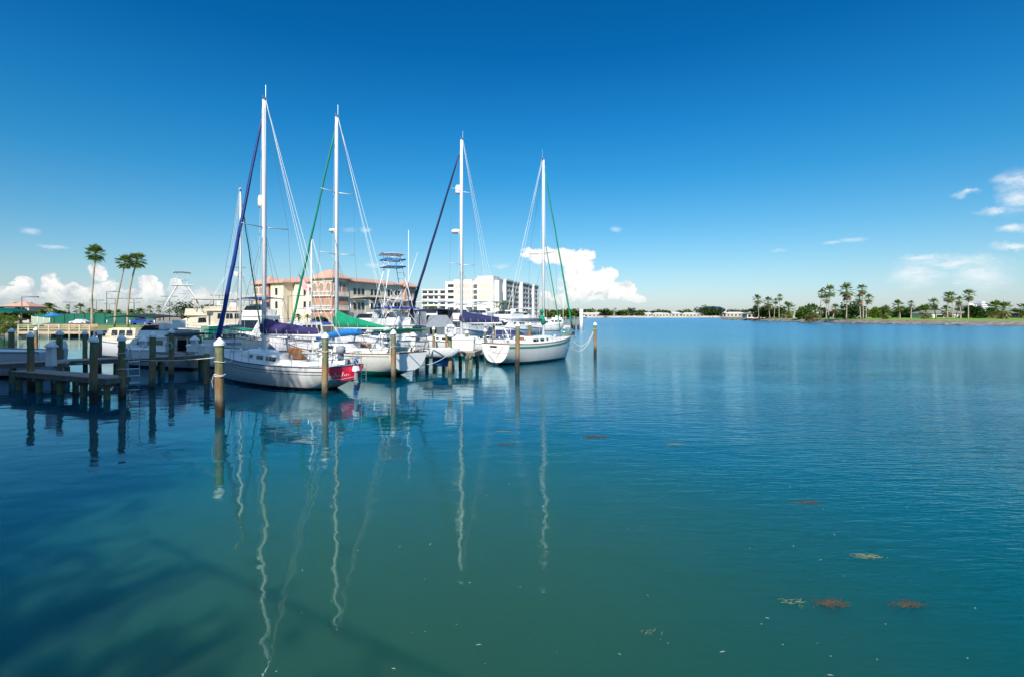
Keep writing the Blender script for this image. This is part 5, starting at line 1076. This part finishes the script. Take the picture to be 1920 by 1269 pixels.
# local +x = v (back right), +y = leftwards along the lit face
q = MB(); q.b2(0, 9, 0, 9.2, 0, 23.4); q.b2(2, 7, -2.5, .0, 0, 21); q.build('stair_tower', cw, con)
q = MB(); q.b2(4, 12, 9.2, 13.6, 0, 21.2); q.build('stair_link', cw, con)
q = MB(); q.b2(3.0, 14, 13.6, 24.5, 0, 22.0); q.build('stair_tower', cw, con)
q = MB(); q.b2(6, 16, 24.5, 31, 0, 21.4); q.build('wall', cw, con)
for k in range(6): q = MB(); q.b2(3.9, 3.99, 9.6, 13.2, 2.2+k*3.0, 4.3+k*3.0); q.build('stair_opening', dk, con)
for (y0, y1, x) in ((1, 8.2, 0), (14.4, 23.6, 3)):
    for z in (10.6, 14.0, 17.4): q = MB(); q.b2(x-.05, x, y0, y1, z, z+2.2); q.build('panel', cb, con)
for k in range(6): q = MB(); q.b2(5.95, 6.0, 26, 29.6, 2.2+k*3.2, 3.8+k*3.2); q.build('window', M['glass'], con)
# main slab with stepped bays: each bay set forward/back; slabs, piers and recesses are real depth
bays = [(9, 20, 2.0), (20, 33, .4), (33, 48, 1.6), (48, 62, -.2), (62, 74, 1.4), (74, 84, .2)]
for bi, (a, b_, yy) in enumerate(bays):
    H = 22.4-.0*bi; q = MB(); q.b2(a, b_, yy+1.6, 14, 0, H-.4); q.build('recessed_wall', dk if False else cb, con)
    q = MB(); q.b2(a-.25, a+1.6, yy-.3, yy+1.6, 0, H); q.b2(b_-1.0, b_+.2, yy-.3, yy+1.6, 0, H); q.b2((a+b_)/2-.2, (a+b_)/2+.2, yy-.0, yy+1.6, 0, H); q.b2(a-.2, b_+.2, yy-.5, 14.2, H-.4, H+.5); q.build('wall', cw, con)
    for f in range(7):
        z = 1.2+f*3.0; q = MB(); q.b2(a+1.6, b_-1.0, yy-.1, yy+1.58, z+2.6, z+2.95); q.b2(a+1.6, b_-1.0, yy-.12, yy-.0, z, z+.85); q.build('balcony', cw, con)
        for c in (.30, .72):
            x = lerp(a+1.6, b_-1, c); q = MB(); q.b2(x-1.5, x+1.5, yy+1.50, yy+1.598, z+.1, z+2.5); q.build('window', M['glass'], con)
# low wing to the left
con2 = empty('condominium_wing', (gx(791, 335), 335, 1.0), 0, 'low white five storey condominium wing left of the stair towers', 'building')
LW = gx(858, 335)-gx(791, 335); q = MB(); q.b2(0, LW, 0, 12, 0, 19.0); q.b2(-.3, LW+.3, -.5, 12, 19.0, 19.6); q.b2(LW*.45, LW*.5, -.3, 0, 0, 19.0); q.build('wall', cw, con2)
for f in range(5):
    z = 2.0+f*3.5; q = MB(); q.b2(.5, LW-.5, -1.0, -.003, z-.35, z-.1); q.b2(.5, LW-.5, -1.1, -1.0, z-.35, z+.75); q.build('balcony', cw, con2)
    for k in range(6): x = LW*(k+.5)/6; q = MB(); q.b2(x-LW/15, x+LW/15, -.06, .02, z+.2, z+2.5); q.build('window', M['glass'], con2)
# ------------------------------------------------------------------ left bank things
house('pale house with red tile roof and tall windows behind the date palms', gx(46, 182), 182, 8.5, 8, 5.6, tile, win=3, storeys=2, wm_=mat('house_stucco', (.50, .44, .37), .85), group='houses on the left bank', rz=R(8), rh=1.8)
# green tennis windscreen: posts and a panel
scr = mat('green_windscreen', (.0, .12, .075), .8, var=.25, scale=.35)
fe = empty('tennis_fence', (gx(64, 152), 152, 1.0), 0, 'long green fabric screened tennis fence behind the cars', 'fence'); FL = gx(292, 152)-gx(64, 152)
q = MB(); rows = [[(x, .08*math.sin(x*.9), z) for z in (.1, 1.5, 3.0)] for x in [k*FL/60 for k in range(61)]]; q.loft(rows); q.loft([[(x, y+.03, z) for x, y, z in r_] for r_ in rows]); q.build('screen', scr, fe)
for k in range(13): q = MB(); q.tube([(k*FL/12, -.1, -.2), (k*FL/12, -.1, 3.1)], .05, 6); q.build('fence_post', M['black'], fe)
q = MB(); q.tube([(0, -.1, 3.08), (FL, -.1, 3.08)], .03, 5); q.build('top_rail', M['black'], fe)
pale = mat('pale_mesh', (.35, .42, .36), .8)
f2 = empty('mesh_fence', (gx(60, 106), 106, 1.0), R(-10), 'low pale mesh fence sloping down behind the fishing deck', 'fence'); q = MB(); rows = [[(x, 0, .1), (x, 0, 2.3-.09*x)] for x in [k*.35 for k in range(14)]]
q.loft(rows); q.build('mesh_panel', pale, f2)
for k in range(4): q = MB(); q.tube([(k*1.5, -.05, 0), (k*1.5, -.05, 2.4-.135*k)], .05, 5); q.build('fence_post', stw, f2)
# tennis court light poles
pl_m = mat('dark_pole', (.06, .07, .08), .5)
LG = [(41, 557, 128, -1, 'lamp pole with a single dark head left of the date palms'), (130, 567, 240, 2, 'faint double headed court light above the left palms'), (181, 563, 225, 2, 'double headed court light crossing the tall palm trunk'), (200, 547, 160, 1, 'nearest single arm court light left of the leaning palms'), (216, 560, 195, 2, 'double headed court light between the leaning palms'),
      (251, 560, 195, 2, 'double headed court light right of the leaning palms'), (205, 570, 300, 2, 'small far double headed court light behind the nearest one'), (252, 568, 280, 2, 'small far double headed court light right of the leaning pair'), (318, 556, 190, 2, 'double headed court light left of the lattice tower'), (306, 566, 260, 2, 'small double headed court light above the dark canopy'),
      (297, 572, 330, 2, 'smallest court light in the gap above the canopy'), (411, 554, 175, 2, 'double headed court light just right of the blue furled sail'), (432, 566, 260, 2, 'small court light left of the thin mast'), (540, 555, 123, 1, 'street light with curved arm before the cream facade')]
for px, yt, Y, nh, lb in LG:
    H = gz(yt, Y)-1; e = empty('court_light', (gx(px, Y), Y, 1.0), 0, lb, 'light pole', 'tennis court lights'); q = MB(); q.tube([(0, 0, 0), (0, 0, H)], [.14, .08], 7); q.build('pole', pl_m, e)
    for s_ in ((-1, 1) if nh == 2 else ((1,) if nh == 1 else (1,))):
        A = 1.9 if nh == 2 else 2.9; q = MB(); q.tube([(0, 0, H-.1), (s_*A*.5, 0, H), (s_*A, 0, H)], .06, 5); q.build('arm', pl_m, e)
        q = MB(); q.box((s_*(A+.2), 0, H), (1.9, .7, .22), ty=.2); q.build('lamp_head', pl_m, e)
# cars
def car(label, X, Y, rz, col, kind='car', L_=4.6):
    e = empty('parked_' + kind, (X, Y, 1.02), rz, label, kind, 'parked cars'); W_ = 1.8; pm = mat('paint_'+kind, col, .25, var=.03)
    if kind == 'car': prof = [(-.5, .35), (-.495, .72), (-.46, .88), (-.34, .92), (-.22, 1.34), (-.10, 1.42), (.08, 1.40), (.22, .98), (.42, .86), (.49, .66), (.5, .35)]
    else: prof = [(-.5, .5), (-.5, 1.10), (-.14, 1.12), (-.10, 1.75), (.02, 1.80), (.13, 1.78), (.22, 1.22), (.44, 1.12), (.5, .95), (.5, .5)]
    q = MB(); r_ = []
    for y, sx_ in ((-W_/2, .985), (-W_/2*.92, 1), (0, 1), (W_/2*.92, 1), (W_/2, .985)): r_.append([(x*L_*sx_, y*(1 if z < 1.0 else .84), z*(1 if abs(y) < .7 else .99)) for x, z in prof])
    q.loft(r_, smooth=False); q.poly(r_[0]); q.poly(r_[-1][::-1]); q.poly([r_[0][0], r_[-1][0], r_[-1][-1], r_[0][-1]]); b_ = q.build('body', pm, e)
    for s_ in (-1, 1):
        if kind == 'car': a = [(-.30, .96), (-.21, 1.28), (-.07, 1.33), (-.07, .96)], [(-.04, .96), (-.04, 1.33), (.06, 1.32), (.17, .98)]
        else: a = [(-.10, 1.22), (-.08, 1.66), (-.0, 1.68), (.0, 1.22)], [(.02, 1.22), (.02, 1.68), (.11, 1.66), (.18, 1.26)]
        for w4 in a: q = MB(); q.poly([(x*L_, s_*W_/2*(.845+(.02)), z) if z > 1.1 else (x*L_, s_*W_/2*.90, z) for x, z in w4]); q.build('window', M['glass'], e)
    q = MB(); a0, a1 = ((.10, 1.37), (.215, 1.0)) if kind == 'car' else ((.135, 1.72), (.205, 1.28)); q.poly([(a0[0]*L_+.03, -.66, a0[1]), (a0[0]*L_+.03, .66, a0[1]), (a1[0]*L_+.03, .74, a1[1]), (a1[0]*L_+.03, -.74, a1[1])]); q.build('windscreen', M['glass'], e)
    for x in (-.31, .32):
        for s_ in (-1, 1):
            q = MB(); r0 = .33 if kind == 'car' else .40; q.tube([(x*L_, s_*(W_/2-.2), r0), (x*L_, s_*(W_/2+.02), r0)], r0, 14); wh_ = q.build('wheel', M['rubber'], e); q = MB(); q.tube([(x*L_, s_*(W_/2+.0), r0), (x*L_, s_*(W_/2+.03), r0)], r0*.6, 10); q.build('rim', M['steel'], wh_)
    for s_ in (-1, 1):
        q = MB(); q.box((L_*.49, s_*.6, .72 if kind == 'car' else .95), (.08, .34, .14)); q.build('headlight', M['cap'], e)
        q = MB(); q.box((-L_*.495, s_*.66, .78 if kind == 'car' else .98), (.06, .24, .2)); q.build('tail_light', M['red'], e)
    return e
car('silver white saloon parked in front of the green screen', gx(150, 140), 140, R(176), (.62, .63, .64), 'car', 4.9)
car('blue pickup parked at the right end of the lawn', gx(262, 131), 131, R(2), (.01, .045, .24), 'pickup', 5.9)
car('dark car nose showing between the pickup and the cream yacht', gx(300, 134), 134, R(180), (.03, .03, .035), 'hatchback', 4.4) if False else None
# blue beach umbrella
um = empty('parasol', (gx(99, 112), 112, 1.0), 0, 'blue parasol open behind the fishing deck', 'umbrella'); q = MB(); q.lathe([(0, 3.0), (.7, 2.82), (1.55, 2.35), (1.5, 2.28), (0, 2.85)], n=8, smooth=False); q.build('canopy', M['sky_blue'], um); q = MB(); q.tube([(0, 0, 0), (0, 0, 3.0)], .04, 6); q.build('pole', M['steel'], um)
# fishing deck over the water in front of the seawall
fd = empty('fishing_deck', (gx(34, 82), 82, 0), 0, 'wooden fishing deck with railings and sloping benches below the parasol', 'deck'); FW = gx(168, 82)-gx(34, 82)
brownw = mat('brown_timber', (.42, .27, .17), .85, var=.35, scale=1.5); palew = mat('pale_timber', (.50, .42, .30), .85, var=.3, scale=1.2)  # brown timber for planks and benches, pale timber for rails
q = MB()
for k in range(40): q.b2(k*FW/40, (k+.93)*FW/40, 0, 5.6, .86, .94)
q.build('planking', brownw, fd)
q = MB(); q.b2(0, FW, -.02, .10, .50, .85); q.b2(0, FW, 2.5, 2.65, .55, .85); q.build('fascia', palew, fd)
for k in range(8): q = MB(); q.tube([(k*FW/7, .05, -1), (k*FW/7, .05, 1.95)], .12, 7); q.build('rail_post', palew, fd)
for z in (1.25, 1.62, 1.92): q = MB(); q.b2(0, FW, -.04, .04, z, z+.09); q.build('railing', palew, fd)
for k in range(3): q = MB(); x = 2.2+k*3.2; q.box((x, 3.2, 1.35), (2.6, .5, .08)); q.box((x, 3.6, 1.75), (2.6, .08, .5)); q.build('bench', brownw, fd)
# dark green roof of the pavilion at the far left edge, and rail along the road
pv_ = empty('pavilion', (gx(12, 100), 100, 1.0), 0, 'dark green roofed open pavilion at the left edge behind the bushes', 'pavilion'); q = MB(); hip(q, -3.6, 3.2, -2, 2, 3.2, .7, .4); q.build('roof', M['dgreen'], pv_)
for x in (-3.3, -1, 1.2, 3): q = MB(); q.tube([(x, -1.9, 0), (x, -1.9, 3.1)], .09, 6); q.build('post', M['black'], pv_)
# bits on the water: weed rafts, floating leaves
wd = mat('sargassum', (.06, .048, .036), .9, var=.4, scale=9); wd2 = mat('seagrass_blade', (.16, .18, .10), .8, var=.3, scale=9)
WR = [(1558, 1130, .24, 50, 'spiky brown clump of floating weed in the lower right'), (1702, 1132, .25, 40, 'flat brown raft of floating weed right of the spiky clump'), (1628, 1042, .26, 22, 'pale strip of floating weed above the two brown clumps'), (1118, 818, .55, 30, 'faint weed raft in the middle of the bay'), (950, 832, .4, 18, 'faint weed raft below the rounded transom reflection'), (1262, 832, .35, 16, 'small weed raft right of the middle one'), (1512, 941, .34, 18, 'thin reddish weed raft out to the right'), (1483, 1128, .2, 9, 'forked green strand of weed left of the spiky clump'), (1222, 1183, .16, 4, 'single curved weed strand near the bottom'), (945, 808, .3, 12, 'tiny weed raft nearest the boats')]
for k, (px, y, s_, n_, lb) in enumerate(WR):
    Y = CAMZ*960/(y-HZ); q = MB(); rk = random.Random(300+k)
    for j in range(n_*2):
        a = rk.uniform(0, 6.28) if k in (0,) else rk.gauss(0, .5)+(math.pi if rk.random() < .5 else 0); r0 = rk.uniform(0, .5)*s_; L_ = rk.uniform(.3, 1)*s_*.55; b0 = rk.uniform(0, 6.28); cx, cy = r0*math.cos(b0)*1.5, r0*math.sin(b0)*.6
        q.tube([(cx, cy, .001), (cx+L_*.5*math.cos(a), cy+L_*.5*math.sin(a), rk.uniform(.000, .006)), (cx+L_*math.cos(a+.4), cy+L_*math.sin(a+.4), .003)], .0018+.0016*rk.random(), 4)
    tag(q.build('floating_weed', wd if k in (0, 1, 3, 4, 6) else wd2, loc=(gx(px, Y), Y, 0)), lb, 'seaweed', 'patches of floating weed')
q = MB(); rk = random.Random(77)
for k in range(80):
    px, y = rk.uniform(500, 1900), rk.uniform(800, 1266); Y = CAMZ*960/(y-HZ); X = gx(px, Y); a = rk.uniform(0, 6.28); s_ = rk.uniform(.003, .008)*(1+Y*.04); l_ = s_*rk.choice((1, 1.2, 1.5, 4)); c_, d_ = math.cos(a), math.sin(a)
    q.add([(X-c_*l_, Y-d_*l_, .006), (X+d_*s_, Y-c_*s_, .009), (X+c_*l_, Y+d_*l_, .006), (X-d_*s_, Y+c_*s_, .009)], [(0, 1, 2, 3)])
tag(q.build('floating_specks', mat('speck', (.30, .33, .26), .8)), kind='stuff')
# ------------------------------------------------------------------ fenders and small gear, each a thing
def fender(boat, F, loa, t, side, label, m=None):
    b, sh, zb = F; p = boat.matrix_world if False else None
    rz = boat.rotation_euler.z; x, y, z = t*loa, side*(b(t)+.10), sh(t)-.55; X = boat.location.x+x*math.cos(rz)-y*math.sin(rz); Y = boat.location.y+x*math.sin(rz)+y*math.cos(rz)
    e = empty('fender', (X, Y, z), rz, label, 'fender', 'boat fenders'); q = MB(); q.lathe([(.02, -.30), (.09, -.26), (.11, -.18), (.11, .18), (.09, .26), (.03, .30)], n=10); q.build('body', m or M['gel'], e)
    q = MB(); q.tube([(0, 0, .29), (0, -side*.06, .62)], .012, 4); q.build('rope', M['rope'], e)
fender(b1, F1, loa1, .88, 1, 'white fender at the bow of the purple covered sailboat')
fender(b1, F1, loa1, .46, -1, 'white fender on the far side of the purple covered sailboat')
fender(b2, F2, loa2, .18, 1, 'blue fender near the stern of the green covered sailboat', M['blue'])
fender(b2, F2, loa2, .34, 1, 'white fender amidships on the green covered sailboat')
fender(b4, F4, loa4, .10, 1, 'white fender beside the rounded transom on its dock side')
fender(b3, F3, loa3, .20, 1, 'white fender on the hull behind the dock box')
def coil(X, Y, z, label, m=None, r=.22):
    q = MB(); q.tube([((r+.012*k*.3)*math.cos(k*.5), (r+.012*k*.3)*math.sin(k*.5), .02+.004*k) for k in range(50)], .014, 4); tag(q.build('rope_coil', m or M['rope'], loc=(X, Y, z)), label, 'rope', 'coils of rope and hose')
coil(-5.2, 33.4, 1.12, 'coil of rope on the planked dock behind the tender'); coil(-22.5, 25.6, 1.0, 'coil of rope on the long shaded dock'); coil(-19.8, 31.6, 1.0, 'green hose coil near the right end of the long dock', M['dgreen'], .26)
# cleats along the docks
for k, (X, Y, z, rz, w_) in enumerate([(-21.2, 25.1, 1.0, .4, 'left end of the long dock'), (-18.2, 22.4, .84, -.5, 'near edge of the finger pier'), (-3.2, 32.6, 1.12, 0, 'front edge of the planked dock')]):
    q = MB(); q.tube([(-.12, 0, .07), (.12, 0, .07)], .018, 5); q.tube([(-.04, 0, 0), (-.04, 0, .07)], .018, 5); q.tube([(.04, 0, 0), (.04, 0, .07)], .018, 5); tag(q.build('cleat', M['steel'], loc=(X, Y, z), rz=rz), 'steel cleat on the '+w_, 'cleat', 'dock cleats')
# more rigging seen over the marina: bare masts of boats further in
for k, (px, Y, yt, lb) in enumerate([(1108 - 3, 300, 577, 'thin bare mast far beyond the lone piling'), (1056, 150, 552, 'bare mast behind the green stay of the grey boomed boat'), (766, 48, 432, 'slender white outrigger pole rising beside the fishing tower')]):
    if k == 0: continue
    H = gz(yt, Y); q = MB(); q.tube([(0, 0, 0), (0, 0, H)], [.07*(Y/60)**.5, .03*(Y/60)**.5], 6); o = q.build('pole', M['alu']); e = empty('bare_mast' if k == 1 else 'radio_antenna', (gx(px, Y), Y, 0), 0, lb, 'mast' if k == 1 else 'antenna'); o.parent = e
    q = MB(); q.tube([(-.9, 0, H*.55), (.9, 0, H*.55)], .03, 4); q.build('crosstree', M['alu'], e) if k == 1 else None
